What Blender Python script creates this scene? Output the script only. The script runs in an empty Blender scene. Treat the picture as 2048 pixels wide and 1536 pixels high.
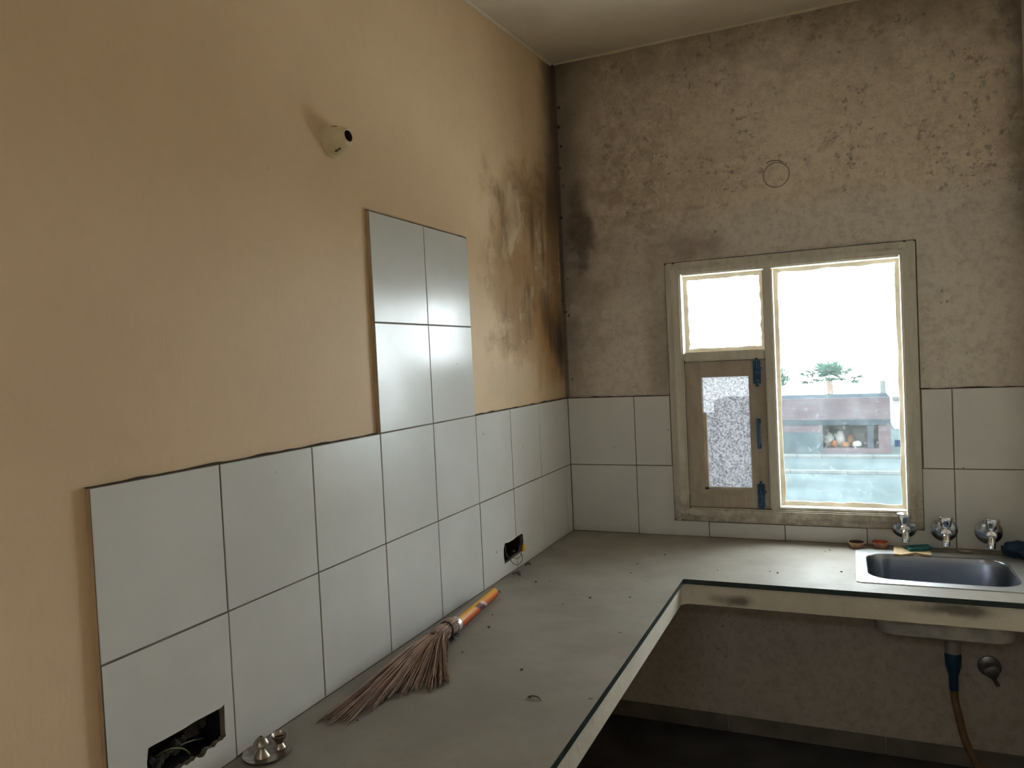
import bpy, bmesh, math, random
from mathutils import Vector, Matrix, noise as mnoise
from mathutils.geometry import tessellate_polygon
random.seed(7)
S = bpy.context.scene
COL = S.collection
U = 0.30          # one wall tile, metres
Z0 = 0.825        # height of the worktop
F = 1520.18       # focal length in pixels of the 2048x1536 frame
YAW, PITCH, ROLL = -0.4171, -0.0300, -0.0476
CT = Vector((3.8661, -10.7598, 2.594))          # camera, in tiles from the wall corner at worktop height

def T(x, y, z):                                   # tile units -> metres
    return Vector((x * U, y * U, Z0 + z * U))

# ------------------------------------------------------------------ camera
fwd = Vector((math.sin(YAW) * math.cos(PITCH), math.cos(YAW) * math.cos(PITCH), math.sin(PITCH)))
rt0 = Vector((math.cos(YAW), -math.sin(YAW), 0))
up0 = rt0.cross(fwd)
RT = rt0 * math.cos(ROLL) + up0 * math.sin(ROLL)
UP = -rt0 * math.sin(ROLL) + up0 * math.cos(ROLL)
CAM = T(*CT)
cd = bpy.data.cameras.new('camera')
cd.sensor_fit = 'HORIZONTAL'; cd.sensor_width = 36.0; cd.lens = F / 2048 * 36.0
cd.clip_start = 0.02; cd.clip_end = 400
co = bpy.data.objects.new('camera', cd); COL.objects.link(co)
m3 = Matrix((RT, UP, -fwd)).transposed()
co.matrix_world = Matrix.Translation(CAM) @ m3.to_4x4()
S.camera = co

def hit(px, py, ax, val):                         # photo pixel -> tile coordinates on the plane [axis ax] = val
    d = fwd + RT * ((px - 1024) / F) - UP * ((py - 768) / F)
    t = (val - CT[ax]) / d[ax]
    return CT + d * t

# ------------------------------------------------------------------ sky and exposure
SKY = 20.5
wd = bpy.data.worlds.new('overcast_sky'); S.world = wd; wd.use_nodes = True
bg = wd.node_tree.nodes['Background']
bg.inputs[0].default_value = (0.90, 0.965, 1.0, 1); bg.inputs[1].default_value = SKY
vs = S.view_settings
S.display_settings.display_device = 'sRGB'
vs.view_transform = 'Standard'; vs.look = 'None'; vs.gamma = 1.0; vs.exposure = 0.0; vs.use_curve_mapping = False
cy = S.cycles
cy.use_denoising = True
cy.max_bounces = 8; cy.diffuse_bounces = 6; cy.glossy_bounces = 5; cy.transparent_max_bounces = 12
cy.caustics_reflective = False; cy.caustics_refractive = False
cy.sample_clamp_indirect = 8.0

def portal(name, loc, rot, sx, sy):               # daylight enters the room here
    l = bpy.data.lights.new(name, 'AREA'); l.shape = 'RECTANGLE'; l.size = sx; l.size_y = sy
    l.cycles.is_portal = True
    o = bpy.data.objects.new(name, l); COL.objects.link(o); o.location = loc; o.rotation_euler = rot
portal('window_daylight', T(3.1, 0.85, 2.05), (math.radians(-90), 0, 0), 2.95 * U, 3.45 * U)
FILL_DOOR_Y0, FILL_DOOR_Y1, FILL_DOOR_Z = -15.0, -13.9, 4.0  # unseen doorway, added and sized to bring fill light onto the left wall
XR = 5.86                                          # right-hand wall
ROOM_Y = -15.6
portal('fill_door_daylight', T(XR + .72, (FILL_DOOR_Y0 + FILL_DOOR_Y1) / 2, (FILL_DOOR_Z - 2.75) / 2), (0, math.radians(90), 0), (FILL_DOOR_Z + 2.75) * U, (FILL_DOOR_Y1 - FILL_DOOR_Y0) * U)

VX0, VX1, VZ0, VZ1 = 1.9, 4.1, 4.75, 5.5              # unseen ventilator, added high up to throw fill light on the back wall
portal('fill_vent_daylight', T((VX0 + VX1) / 2, ROOM_Y - .62, (VZ0 + VZ1) / 2), (math.radians(90), 0, 0), (VX1 - VX0) * U, (VZ1 - VZ0) * U)

# ------------------------------------------------------------------ material helpers
class NT:
    def __init__(s, name):
        s.m = bpy.data.materials.new(name); s.m.use_nodes = True
        s.t = s.m.node_tree; s.b = s.t.nodes['Principled BSDF']
        s.out = s.t.nodes['Material Output']
        s._pos = None
    def lk(s, a, b): s.t.links.new(a, b)
    def n(s, t): return s.t.nodes.new(t)
    def setin(s, sock, v):
        if hasattr(v, 'links') or isinstance(v, bpy.types.NodeSocket): s.lk(v, sock)
        elif isinstance(v, (tuple, list)) and len(v) == 3 and sock.type == 'RGBA': sock.default_value = (*v, 1)
        else: sock.default_value = v
    def pos(s):                                   # world position in tile units, z from the worktop
        if s._pos is None:
            g = s.n('ShaderNodeNewGeometry')
            v = s.n('ShaderNodeVectorMath'); v.operation = 'SUBTRACT'; s.lk(g.outputs['Position'], v.inputs[0]); v.inputs[1].default_value = (0, 0, Z0)
            w = s.n('ShaderNodeVectorMath'); w.operation = 'SCALE'; s.lk(v.outputs[0], w.inputs[0]); w.inputs['Scale'].default_value = 1 / U
            s._pos = w.outputs[0]
        return s._pos
    def obj(s):
        return s.n('ShaderNodeTexCoord').outputs['Object']
    def xyz(s, v):
        k = s.n('ShaderNodeSeparateXYZ'); s.lk(v, k.inputs[0]); return k.outputs
    def mth(s, op, a, b=0.0, c=0.0, clamp=False):
        k = s.n('ShaderNodeMath'); k.operation = op; k.use_clamp = clamp
        s.setin(k.inputs[0], a); s.setin(k.inputs[1], b); s.setin(k.inputs[2], c); return k.outputs[0]
    def scl(s, v, f):
        k = s.n('ShaderNodeVectorMath'); k.operation = 'MULTIPLY'; s.lk(v, k.inputs[0]); k.inputs[1].default_value = f; return k.outputs[0]
    def noise(s, v, sc, det=4, ro=.55, dis=0.0):
        k = s.n('ShaderNodeTexNoise'); s.lk(v, k.inputs['Vector']); k.inputs['Scale'].default_value = sc
        k.inputs['Detail'].default_value = det; k.inputs['Roughness'].default_value = ro; k.inputs['Distortion'].default_value = dis
        return k.outputs[0]
    def vor(s, v, sc, feat='F1'):
        k = s.n('ShaderNodeTexVoronoi'); k.feature = feat; s.lk(v, k.inputs['Vector']); k.inputs['Scale'].default_value = sc; return k.outputs[0]
    def ss(s, v, lo, hi, a=0.0, b=1.0):           # smoothstep
        k = s.n('ShaderNodeMapRange'); k.interpolation_type = 'SMOOTHSTEP'; s.setin(k.inputs[0], v)
        k.inputs[1].default_value = lo; k.inputs[2].default_value = hi; k.inputs[3].default_value = a; k.inputs[4].default_value = b; return k.outputs[0]
    def mix(s, f, a, b):
        k = s.n('ShaderNodeMix'); k.data_type = 'RGBA'; s.setin(k.inputs[0], f); s.setin(k.inputs[6], a); s.setin(k.inputs[7], b); return k.outputs[2]
    def ramp(s, f, stops):
        k = s.n('ShaderNodeValToRGB'); s.lk(f, k.inputs[0]); e = k.color_ramp.elements
        while len(e) < len(stops): e.new(0.5)
        for q, (p, c) in zip(e, stops): q.position = p; q.color = (*c, 1)
        return k.outputs[0]
    def bump(s, h, st, dist=.01):
        k = s.n('ShaderNodeBump'); k.inputs['Strength'].default_value = st; k.inputs['Distance'].default_value = dist
        s.lk(h, k.inputs['Height']); s.lk(k.outputs[0], s.b.inputs['Normal'])
    def blob(s, a, b, ca, cb, ra, rb, soft=.5, nz=None, k=.8):   # soft ragged ellipse
        da = s.mth('DIVIDE', s.mth('SUBTRACT', a, ca), ra); db = s.mth('DIVIDE', s.mth('SUBTRACT', b, cb), rb)
        d = s.mth('SQRT', s.mth('ADD', s.mth('MULTIPLY', da, da), s.mth('MULTIPLY', db, db)))
        if nz is not None: d = s.mth('ADD', d, s.mth('MULTIPLY', s.mth('SUBTRACT', nz, .5), k * 2))
        return s.ss(d, 1.0, 1.0 - soft, 0.0, 1.0)
    def set(s, **kw):
        nm = dict(col='Base Color', rough='Roughness', metal='Metallic', spec='Specular IOR Level', coat='Coat Weight', coatr='Coat Roughness', trans='Transmission Weight', ior='IOR')
        for k, v in kw.items(): s.setin(s.b.inputs[nm[k]], v)
        return s

def simple(name, col, rough=.6, metal=0.0, var=.15, sc=6.0, bump=0.0, bsc=40.0, spec=.5, world=False):
    n = NT(name); v = n.pos() if world else n.obj()
    if not world: sc *= 4; bsc *= 4
    dark = tuple(c * (1 - var) for c in col); lite = tuple(min(1, c * (1 + var)) for c in col)
    n.set(col=n.mix(n.ss(n.noise(v, sc), .3, .7), dark, lite), rough=rough, metal=metal, spec=spec)
    if bump: n.bump(n.noise(v, bsc, 3), bump, .004)
    return n.m

M = {}
# --- left wall: cream distemper with rust-brown damp marks towards the corner
n = NT('cream_wall_paint'); p = n.pos(); X, Y, Z = n.xyz(p)
big = n.noise(p, .55, 3); mid = n.noise(p, 2.2, 5, .6); fine = n.noise(p, 14, 4, .6)
strk = n.noise(n.scl(p, (1, 5.5, .8)), 1.0, 5, .6, .4)
base = n.mix(n.ss(big, .3, .7), (.68, .50, .32), (.74, .55, .355))
base = n.mix(n.ss(fine, .35, .75, 0, .10), base, (.48, .36, .22))
zone = n.blob(Y, Z, -.55, 3.9, 2.45, 2.3, .8, mid, .55)
c = n.mix(n.mth('MULTIPLY', zone, n.ss(strk, .30, .68, .25, .78)), base, (.39, .255, .14))
brn = n.blob(Y, Z, -1.0, 4.75, 1.5, .62, .75, mid, .8)
c = n.mix(n.mth('MULTIPLY', brn, .55), c, (.30, .19, .095))
brn2 = n.blob(Y, Z, -1.55, 3.0, 1.15, .60, .8, mid, .9)
c = n.mix(n.mth('MULTIPLY', brn2, n.ss(strk, .3, .6, .3, .7)), c, (.36, .225, .12))
for (cy_, cz_, ry_, rz_, st) in ((-1.72, 3.95, .50, .40, .8), (-1.52, 4.62, .34, .40, .8), (-.75, 4.05, .30, .60, .7), (-1.85, 2.35, .95, .30, .75), (-.72, 3.55, .30, .5, .5)):
    bb = n.blob(Y, Z, cy_, cz_, ry_, rz_, .3, mid, .75)
    c = n.mix(n.mth('MULTIPLY', bb, st), c, (.63, .49, .335))
pn = n.noise(n.scl(p, (1, 1, .75)), 1.5, 5, .6, .6)
pm = n.mth('MULTIPLY', n.ss(pn, .475, .535), n.blob(Y, Z, -.9, 3.8, 2.0, 1.75, .45, mid, .5))
c = n.mix(n.mth('MULTIPLY', pm, n.ss(mid, .35, .65, .45, .85)), c, (.37, .215, .095))
c = n.mix(n.mth('MULTIPLY', n.mth('MULTIPLY', n.ss(n.mth('ABSOLUTE', n.mth('SUBTRACT', pn, .49)), .03, .0), n.blob(Y, Z, -.9, 3.8, 2.0, 1.75, .4, mid, .5)), .45), c, (.19, .11, .055))
org = n.blob(Y, Z, -.50, 2.80, .95, .80, .7, strk, .8)
c = n.mix(n.mth('MULTIPLY', org, .72), c, (.44, .245, .09))
tl = n.mth('ABSOLUTE', n.mth('SUBTRACT', n.noise(n.scl(p, (1, 1, .6)), 1.15, 3, .55, .2), .5))
tide = n.mth('MULTIPLY', n.ss(tl, .06, .0), n.blob(Y, Z, -1.2, 4.0, 1.4, 1.2, .5, mid, .5))
c = n.mix(n.mth('MULTIPLY', tide, .45), c, (.24, .14, .07))
for (cy_, cz_, ry_, rz_, st) in ((-1.02, 4.40, .13, .62, .75), (-.66, 4.22, .11, .60, .7), (-.62, 3.30, .22, .70, .85), (-.42, 2.98, .26, .36, .9), (-1.95, 4.30, .20, .28, .5), (-1.25, 3.3, .10, .5, .45), (-.30, 4.9, .30, .7, .6)):
    bb = n.blob(Y, Z, cy_, cz_, ry_, rz_, .8, strk, 1.0)
    c = n.mix(n.mth('MULTIPLY', bb, st), c, (.16, .094, .05))
blk = n.blob(Y, Z, -.14, 2.80, .30, .72, .8, mid, .7)
c = n.mix(n.mth('MULTIPLY', blk, .92), c, (.07, .058, .055))
cor = n.mth('MULTIPLY', n.ss(n.mth('ADD', Y, n.mth('MULTIPLY', mid, .55)), -.45, .30), n.ss(Z, 4.1, 4.9, .22, .9))
c = n.mix(cor, c, (.10, .074, .05))
spk = n.mth('MULTIPLY', n.ss(n.vor(p, 3.3), .085, .05), n.ss(Y, -3.2, -.4, .15, 1.0))
spk = n.mth('MULTIPLY', spk, n.ss(n.noise(p, 1.1, 2), .52, .6))
c = n.mix(n.mth('MULTIPLY', spk, .8), c, (.06, .045, .035))
n.set(col=c, rough=.62, spec=.35); n.bump(n.noise(n.scl(p, (6, 6, 2.4)), 5, 4, .6), .12, .004); M['paint'] = n.m

# --- back wall: the same paint, mouldy and grey
n = NT('mouldy_wall_paint'); p = n.pos(); X, Y, Z = n.xyz(p)
big = n.noise(p, .8, 4, .6); mid = n.noise(p, 2.6, 6, .65); fine = n.noise(p, 13, 5, .7); blot = n.noise(p, 5.2, 5, .7)
base = n.mix(n.ss(big, .3, .7), (.66, .565, .455), (.73, .635, .515))
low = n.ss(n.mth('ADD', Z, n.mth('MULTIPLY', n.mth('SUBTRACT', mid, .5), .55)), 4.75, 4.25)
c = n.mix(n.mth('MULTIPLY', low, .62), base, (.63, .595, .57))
br = n.blob(X, Z, .5, 5.0, 2.7, 2.6, .75, mid, .9)
c = n.mix(n.mth('MULTIPLY', br, n.ss(blot, .33, .66, .15, .70)), c, (.26, .19, .125))
top = n.ss(n.mth('ADD', Z, n.mth('MULTIPLY', n.mth('SUBTRACT', mid, .5), 2.4)), 5.75, 7.1)
c = n.mix(n.mth('MULTIPLY', top, .62), c, (.19, .145, .105))
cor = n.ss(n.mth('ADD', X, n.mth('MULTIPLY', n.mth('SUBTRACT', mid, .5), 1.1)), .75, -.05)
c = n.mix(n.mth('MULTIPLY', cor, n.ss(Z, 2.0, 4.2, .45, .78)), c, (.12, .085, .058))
dk = n.blob(X, Z, .30, 4.45, .28, .75, .6, mid, .9)
c = n.mix(n.mth('MULTIPLY', dk, .8), c, (.085, .058, .042))
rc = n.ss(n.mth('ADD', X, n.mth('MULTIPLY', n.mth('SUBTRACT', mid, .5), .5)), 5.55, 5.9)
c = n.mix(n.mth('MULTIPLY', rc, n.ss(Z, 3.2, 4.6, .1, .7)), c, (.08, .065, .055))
sm = n.blob(X, Z, 1.85, 4.05, .75, .28, .8, mid, .9)
c = n.mix(n.mth('MULTIPLY', sm, .5), c, (.20, .155, .15))
td = n.mth('MULTIPLY', n.ss(n.mth('ABSOLUTE', n.mth('SUBTRACT', n.mth('ADD', Z, n.mth('MULTIPLY', n.noise(p, 1.1, 3), .4)), 4.82)), .06, .0), n.ss(n.noise(p, 2.0, 3), .45, .6))
c = n.mix(n.mth('MULTIPLY', td, .35), c, (.24, .185, .17))
ws = n.blob(X, Z, 1.40, 2.6, .28, 1.4, .8, mid, .7)
c = n.mix(n.mth('MULTIPLY', ws, .45), c, (.24, .18, .14))
pat = n.mth('MULTIPLY', n.ss(n.noise(p, 1.05, 3, .55), .42, .60), n.ss(Z, 3.9, 4.5))
sp = n.mth('MULTIPLY', n.ss(n.noise(p, 11.5, 4, .65), .545, .66), pat)
c = n.mix(n.mth('MULTIPLY', sp, .62), c, (.15, .12, .10))
sp2 = n.mth('MULTIPLY', n.ss(n.vor(p, 6.0), .16, .08), n.ss(n.noise(p, 1.7, 3), .5, .62))
c = n.mix(n.mth('MULTIPLY', sp2, .5), c, (.10, .08, .07))
c = n.mix(n.ss(fine, .40, .74, 0, .40), c, (.25, .195, .15))
c = n.mix(n.mth('MULTIPLY', n.ss(n.noise(p, 36, 4, .7), .46, .72, 0, .38), n.mth('MULTIPLY', n.ss(n.noise(p, 1.4, 4, .6), .35, .65, .25, 1.0), n.ss(Z, 3.6, 4.8, .3, 1.0))), c, (.17, .13, .095))
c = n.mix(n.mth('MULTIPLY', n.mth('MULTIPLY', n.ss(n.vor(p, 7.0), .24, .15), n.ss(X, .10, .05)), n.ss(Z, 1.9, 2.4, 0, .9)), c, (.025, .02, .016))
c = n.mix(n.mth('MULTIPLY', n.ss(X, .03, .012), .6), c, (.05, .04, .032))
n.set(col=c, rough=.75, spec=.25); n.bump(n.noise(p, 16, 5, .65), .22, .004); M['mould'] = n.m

M['paint_plain'] = simple('cream_paint_plain', (.68, .60, .48), .65, var=.06, sc=1.0, bump=.08, bsc=20, world=True)
M['ceil'] = simple('ceiling_distemper', (.64, .57, .46), .7, var=.07, sc=.8, bump=.08, bsc=12, world=True)
# --- glazed tile
n = NT('white_glazed_tile'); p = n.pos(); X, Y, Z = n.xyz(p)
g = n.noise(p, 1.3, 4); sm = n.noise(p, 7, 5, .65)
c = n.mix(n.ss(g, .3, .7), (.61, .615, .605), (.655, .66, .65))
c = n.mix(n.ss(sm, .45, .95, 0, .16), c, (.46, .44, .40))
sp = n.mth('MULTIPLY', n.ss(n.vor(p, 3.1), .05, .025), n.ss(n.noise(p, 1.9, 2), .5, .58))
c = n.mix(n.mth('MULTIPLY', sp, .75), c, (.12, .10, .08))
dirt = n.mth('MULTIPLY', n.ss(n.mth('ADD', Z, n.mth('MULTIPLY', sm, .25)), .25, .08), .3)
c = n.mix(dirt, c, (.36, .31, .25))
n.set(col=c, rough=n.ss(n.noise(p, 2.5, 4), .25, .75, .20, .268), spec=.5); n.bump(n.noise(p, 2.2, 2), .05, .004); M['tile'] = n.m
M['biscuit'] = simple('tile_body', (.43, .31, .19), .8, var=.2)
M['grout'] = simple('grey_brown_grout', (.15, .13, .105), .9, var=.3, sc=3, world=True)
M['gapdirt'] = simple('brown_gap_dirt', (.07, .058, .046), .95, var=.4, sc=3, world=True)
M['mortar'] = simple('tan_mortar_edge', (.42, .31, .19), .9, var=.2, sc=2, world=True)
M['ledge'] = simple('black_ledge_dirt', (.035, .027, .02), .95, var=.5)
# --- worktop stone
n = NT('dusty_grey_stone'); p = n.pos()
a = n.noise(p, 1.1, 5, .6); b = n.noise(p, 9, 5, .7); f_ = n.noise(p, 45, 3, .6)
c = n.mix(n.ss(a, .3, .7), (.25, .225, .195), (.31, .285, .25))
c = n.mix(n.ss(b, .5, .8, 0, .35), c, (.18, .16, .14))
c = n.mix(n.ss(f_, .5, .8, 0, .25), c, (.34, .31, .27))
sp = n.mth('MULTIPLY', n.ss(n.vor(p, 4.2), .10, .05), n.ss(n.noise(p, 1.6, 3), .52, .6))
c = n.mix(n.mth('MULTIPLY', sp, .7), c, (.06, .05, .04))
n.set(col=c, rough=n.ss(n.noise(p, 3.0, 5, .6), .3, .75, .50, .64), spec=.12); n.bump(n.noise(p, 30, 4), .08, .002); M['stone'] = n.m
M['stone_edge'] = simple('dark_green_stone_edge', (.018, .035, .034), .35, var=.4, world=True)
# --- plaster of the slab, with soot marks
n = NT('slab_plaster'); p = n.pos(); X, Y, Z = n.xyz(p)
c = n.mix(n.ss(n.noise(p, 2.2, 5), .3, .7), (.61, .57, .48), (.72, .68, .59))
mk = n.mth('MAXIMUM', n.blob(X, Z, 4.72, -.13, .55, .10, .8, n.noise(p, 5, 4), .5), n.blob(X, Z, 2.62, -.22, .30, .10, .8, n.noise(p, 5, 4), .5))
c = n.mix(n.mth('MULTIPLY', mk, .75), c, (.06, .048, .042))
n.set(col=c, rough=.8, spec=.25); n.bump(n.noise(p, 12, 5, .6), .35, .006); M['slab'] = n.m
M['floor'] = simple('dark_floor', (.075, .075, .08), .45, var=.35, sc=1.5, bump=.05, world=True)
M['skirt'] = simple('grey_skirting', (.20, .18, .155), .55, var=.25, sc=2, world=True)
# --- timber of the window: old cream paint, dirtier low down
n = NT('old_cream_window_paint'); p = n.pos(); X, Y, Z = n.xyz(p)
st = n.noise(n.scl(p, (7, 7, 1.2)), 1.6, 5, .65)
c = n.mix(n.ss(st, .3, .7), (.52, .485, .415), (.63, .595, .52))
gr = n.mth('MULTIPLY', n.ss(n.mth('ADD', Z, n.mth('MULTIPLY', n.noise(p, 3, 4), .9)), 1.6, .35), n.ss(n.noise(n.scl(p, (2, 2, 2)), 3.0, 5, .7), .35, .62))
c = n.mix(n.mth('MULTIPLY', gr, .75), c, (.17, .135, .09))
c = n.mix(n.ss(n.noise(p, 12, 4, .7), .56, .75, 0, .4), c, (.25, .205, .155))
n.set(col=c, rough=.55, spec=.4); n.bump(st, .15, .004); M['timber'] = n.m
n = NT('sash_brown_paint'); p = n.pos(); X, Y, Z = n.xyz(p)
st = n.noise(n.scl(p, (7, 7, 1.2)), 1.6, 5, .65)
c = n.mix(n.ss(st, .3, .7), (.36, .305, .245), (.44, .38, .31))
c = n.mix(n.ss(n.noise(p, 6, 5, .7), .55, .78, 0, .45), c, (.19, .14, .09))
n.set(col=c, rough=.6, spec=.35); n.bump(st, .15, .004); M['sash'] = n.m
M['bead'] = simple('cream_putty', (.58, .51, .39), .6, var=.15, sc=3, bump=.3, world=True)
M['blue'] = simple('blue_painted_iron', (.018, .085, .19), .45, var=.3, sc=5)

def glassmat(name, dirt_lo, dirt_hi, col, sc, speck=0.0, graze=.06, mott=0.0):
    n = NT(name); p = n.pos(); t = n.t
    tr = n.n('ShaderNodeBsdfTransparent'); tr.inputs[0].default_value = (.93, .98, .98, 1)
    gl = n.n('ShaderNodeBsdfGlossy'); gl.inputs['Roughness'].default_value = .05
    df = n.n('ShaderNodeBsdfDiffuse'); df.inputs[0].default_value = (*col, 1)
    tl = n.n('ShaderNodeBsdfTranslucent'); tl.inputs[0].default_value = (*col, 1)
    if mott:
        cc = n.mix(n.ss(n.noise(p, sc * .9, 4, .75), .36, .62), tuple(q * (1 - mott) for q in col), tuple(q * (1 + mott) for q in col))
        n.lk(cc, df.inputs[0]); n.lk(cc, tl.inputs[0])
    dm = n.n('ShaderNodeMixShader'); dm.inputs[0].default_value = .6; n.lk(df.outputs[0], dm.inputs[1]); n.lk(tl.outputs[0], dm.inputs[2])
    d = n.ss(n.noise(p, sc, 6, .7), .3, .72, dirt_lo, dirt_hi)
    d2 = n.ss(n.noise(p, sc * 4.5, 3, .6), .58, .70, 0, speck)
    d = n.mth('ADD', d, d2, clamp=True)
    m1 = n.n('ShaderNodeMixShader'); n.lk(d, m1.inputs[0]); n.lk(tr.outputs[0], m1.inputs[1]); n.lk(dm.outputs[0], m1.inputs[2])
    m2 = n.n('ShaderNodeMixShader'); m2.inputs[0].default_value = graze; n.lk(m1.outputs[0], m2.inputs[1]); n.lk(gl.outputs[0], m2.inputs[2])
    n.lk(m2.outputs[0], n.out.inputs[0])
    return n.m
M['glass'] = glassmat('dusty_window_glass', .012, .048, (.80, .92, .92), 5.0, .05)
M['glass_top'] = glassmat('dusty_upper_glass', .02, .08, (.85, .92, .92), 4.0, .05)
M['glass_sash'] = glassmat('grimy_sash_glass', .962, 1.0, (.052, .053, .057), 40.0, .0, .02, .52)
M['steel'] = simple('brushed_steel', (.30, .315, .35), .26, 1.0, var=.03, sc=2)
M['steel_rim'] = simple('steel_rim', (.54, .55, .56), .45, .9, var=.08, sc=2)
M['bowl_out'] = simple('sink_underside', (.52, .50, .47), .7, .0, var=.25, sc=4)
M['flange'] = simple('bluish_chrome', (.36, .40, .44), .22, 1.0, var=.1)
M['chrome'] = simple('chrome', (.74, .76, .78), .13, 1.0, var=.05)
M['old_chrome'] = simple('tarnished_chrome', (.25, .25, .27), .35, 1.0, var=.3)
M['darkhole'] = simple('black_void', (.012, .011, .012), .9, var=.4)
M['box'] = simple('rusty_dark_metal_box', (.022, .022, .026), .6, .5, var=.5)
M['rubble'] = simple('broken_mortar', (.035, .031, .028), .95, var=.5, bump=.6, bsc=20)
M['wire_g'] = simple('green_wire', (.10, .12, .03), .5)
M['wire_w'] = simple('grey_wire', (.22, .22, .20), .5)
M['wire_k'] = simple('black_wire', (.03, .032, .03), .5)
M['yellow'] = simple('yellow_cap', (.62, .33, .03), .5)
M['bakelite'] = simple('cream_bakelite', (.62, .52, .33), .32, var=.06)
M['bakelite_dark'] = simple('dark_marking', (.13, .085, .035), .6)
M['socket'] = simple('socket_inside', (.035, .012, .01), .6)
M['straw'] = None
n = NT('brown_grass_straw'); o_ = n.obj()
c = n.mix(n.ss(n.noise(o_, 60, 2), .35, .65), (.20, .125, .095), (.36, .24, .18)); n.set(col=c, rough=.75, spec=.25); M['straw'] = n.m
for k_, c_ in enumerate(((.40, .27, .20), (.24, .15, .11), (.12, .068, .05), (.065, .035, .028))): M['straw%d' % k_] = simple('straw_tone', c_, .7, var=.2, sc=3, spec=.25)
M['cord'] = simple('dark_cord', (.025, .016, .012), .8)
M['silver'] = simple('silver_foil', (.62, .66, .66), .3, .7, var=.2)
n = NT('printed_orange_sleeve'); o_ = n.obj(); X, Y, Z = n.xyz(o_)
ang = n.mth('DIVIDE', n.mth('ARCTAN2', Z, Y), math.pi)       # local angle round the handle, -1..1
c = n.ramp(n.mth('MULTIPLY_ADD', ang, .5, .5), [(0, (.55, .09, .012)), (.10, (.30, .04, .012)), (.50, (.10, .06, .045)), (.64, (.10, .07, .055)), (.66, (.26, .21, .16)), (.69, (.06, .04, .032)), (.72, (.22, .17, .12)), (.75, (.08, .05, .038)), (.79, (.25, .18, .10)), (.82, (.72, .36, .03)), (.89, (.76, .33, .025)), (.94, (.68, .17, .015)), (1, (.60, .10, .012))])
side = n.mth('GREATER_THAN', n.mth('ABSOLUTE', ang), .72)
sx_ = n.mth('ADD', X, n.mth('MULTIPLY', Z, 1.6))
c = n.mix(n.mth('MULTIPLY', n.ss(n.mth('ABSOLUTE', n.mth('SUBTRACT', sx_, .165)), .024, .014), side), c, (.09, .012, .03))
c = n.mix(n.mth('MULTIPLY', n.ss(n.mth('ABSOLUTE', n.mth('SUBTRACT', sx_, .197)), .010, .005), side), c, (.60, .48, .46))
n.set(col=c, rough=.3, spec=.5); M['sleeve'] = n.m
M['clay'] = simple('pale_terracotta', (.46, .26, .17), .8, var=.2, sc=10)
M['clay_red'] = simple('red_clay_inside', (.42, .085, .04), .8, var=.2, sc=10)
M['soot'] = simple('sooted_clay_inside', (.04, .03, .028), .8, var=.3)
M['wood'] = simple('pale_wood', (.50, .36, .20), .65, var=.2, sc=8)
M['teal'] = simple('teal_scouring_pad', (.02, .12, .13), .9, var=.4, sc=30, bump=.6, bsc=120)
M['soap'] = simple('dry_soap', (.30, .26, .22), .6)
M['cloth'] = simple('dark_blue_cloth', (.008, .035, .07), .85, var=.4, sc=10, bump=.3)
M['tape'] = simple('blue_rubber_sleeve', (.006, .05, .11), .45, var=.3)
M['pvc'] = simple('grey_white_pvc', (.34, .32, .29), .5, var=.15)
M['hose'] = simple('brown_stained_hose', (.20, .125, .065), .45, var=.25)
M['steel_old'] = simple('stained_steel', (.34, .30, .25), .3, 1.0, var=.35, sc=12)
M['leaf'] = simple('dry_leaf', (.16, .13, .10), .8, var=.4, sc=20)
M['crumb'] = simple('dirt_crumb', (.07, .055, .04), .9, var=.4)
# outdoors
n = NT('weathered_brick'); o_ = n.obj(); X, Y, Z = n.xyz(o_)
bt = n.n('ShaderNodeTexBrick'); cx = n.n('ShaderNodeCombineXYZ'); n.lk(X, cx.inputs[0]); n.lk(Z, cx.inputs[1]); n.lk(cx.outputs[0], bt.inputs[0])
bt.inputs['Color1'].default_value = (.044, .029, .032, 1); bt.inputs['Color2'].default_value = (.034, .026, .029, 1); bt.inputs['Mortar'].default_value = (.04, .038, .041, 1)
bt.inputs['Scale'].default_value = 1.0; bt.inputs['Brick Width'].default_value = .24; bt.inputs['Row Height'].default_value = .085; bt.inputs['Mortar Size'].default_value = .012
n.set(col=n.mix(n.ss(n.noise(o_, 1.5, 5, .7), .45, .75, 0, .7), bt.outputs[0], (.037, .035, .039)), rough=.9, spec=0.0); M['brick'] = n.m
M['grey_plaster'] = simple('grey_plaster', (.022, .031, .034), .9, var=.2, sc=.3, spec=0.0)
M['concrete'] = simple('concrete_band', (.014, .019, .023), .9, var=.2, sc=.3, spec=0.0)
M['white_wall'] = simple('white_render', (.12, .12, .12), .8, var=.1, sc=.2, spec=0.0)
M['road'] = simple('pale_road', (.028, .037, .039), .9, var=.15, sc=.1, spec=0.0)
M['bounce_white'] = simple('bounce_white', (.82, .80, .75), .8, var=.05, sc=.3, spec=0.0)  # white of the added surfaces that reflect daylight into the room
M['kerb'] = simple('white_kerb', (.055, .06, .06), .8, var=.1, sc=.3, spec=0.0)
M['palm_leaf'] = simple('palm_green', (.022, .046, .034), .6, var=.35, sc=.5, spec=0.0)
M['bark'] = simple('palm_bark', (.13, .10, .08), .9, var=.3, spec=0.0)
M['blue_gate'] = simple('blue_sheet', (.006, .016, .04), .5, var=.1, spec=0.0)
M['sack1'] = simple('white_sack', (.12, .115, .11), .9, var=.15, spec=0.0); M['sack2'] = simple('orange_sack', (.07, .03, .012), .9, var=.2, spec=0.0)
M['inside'] = simple('dark_interior', (.04, .037, .035), .9, spec=0.0)

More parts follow.
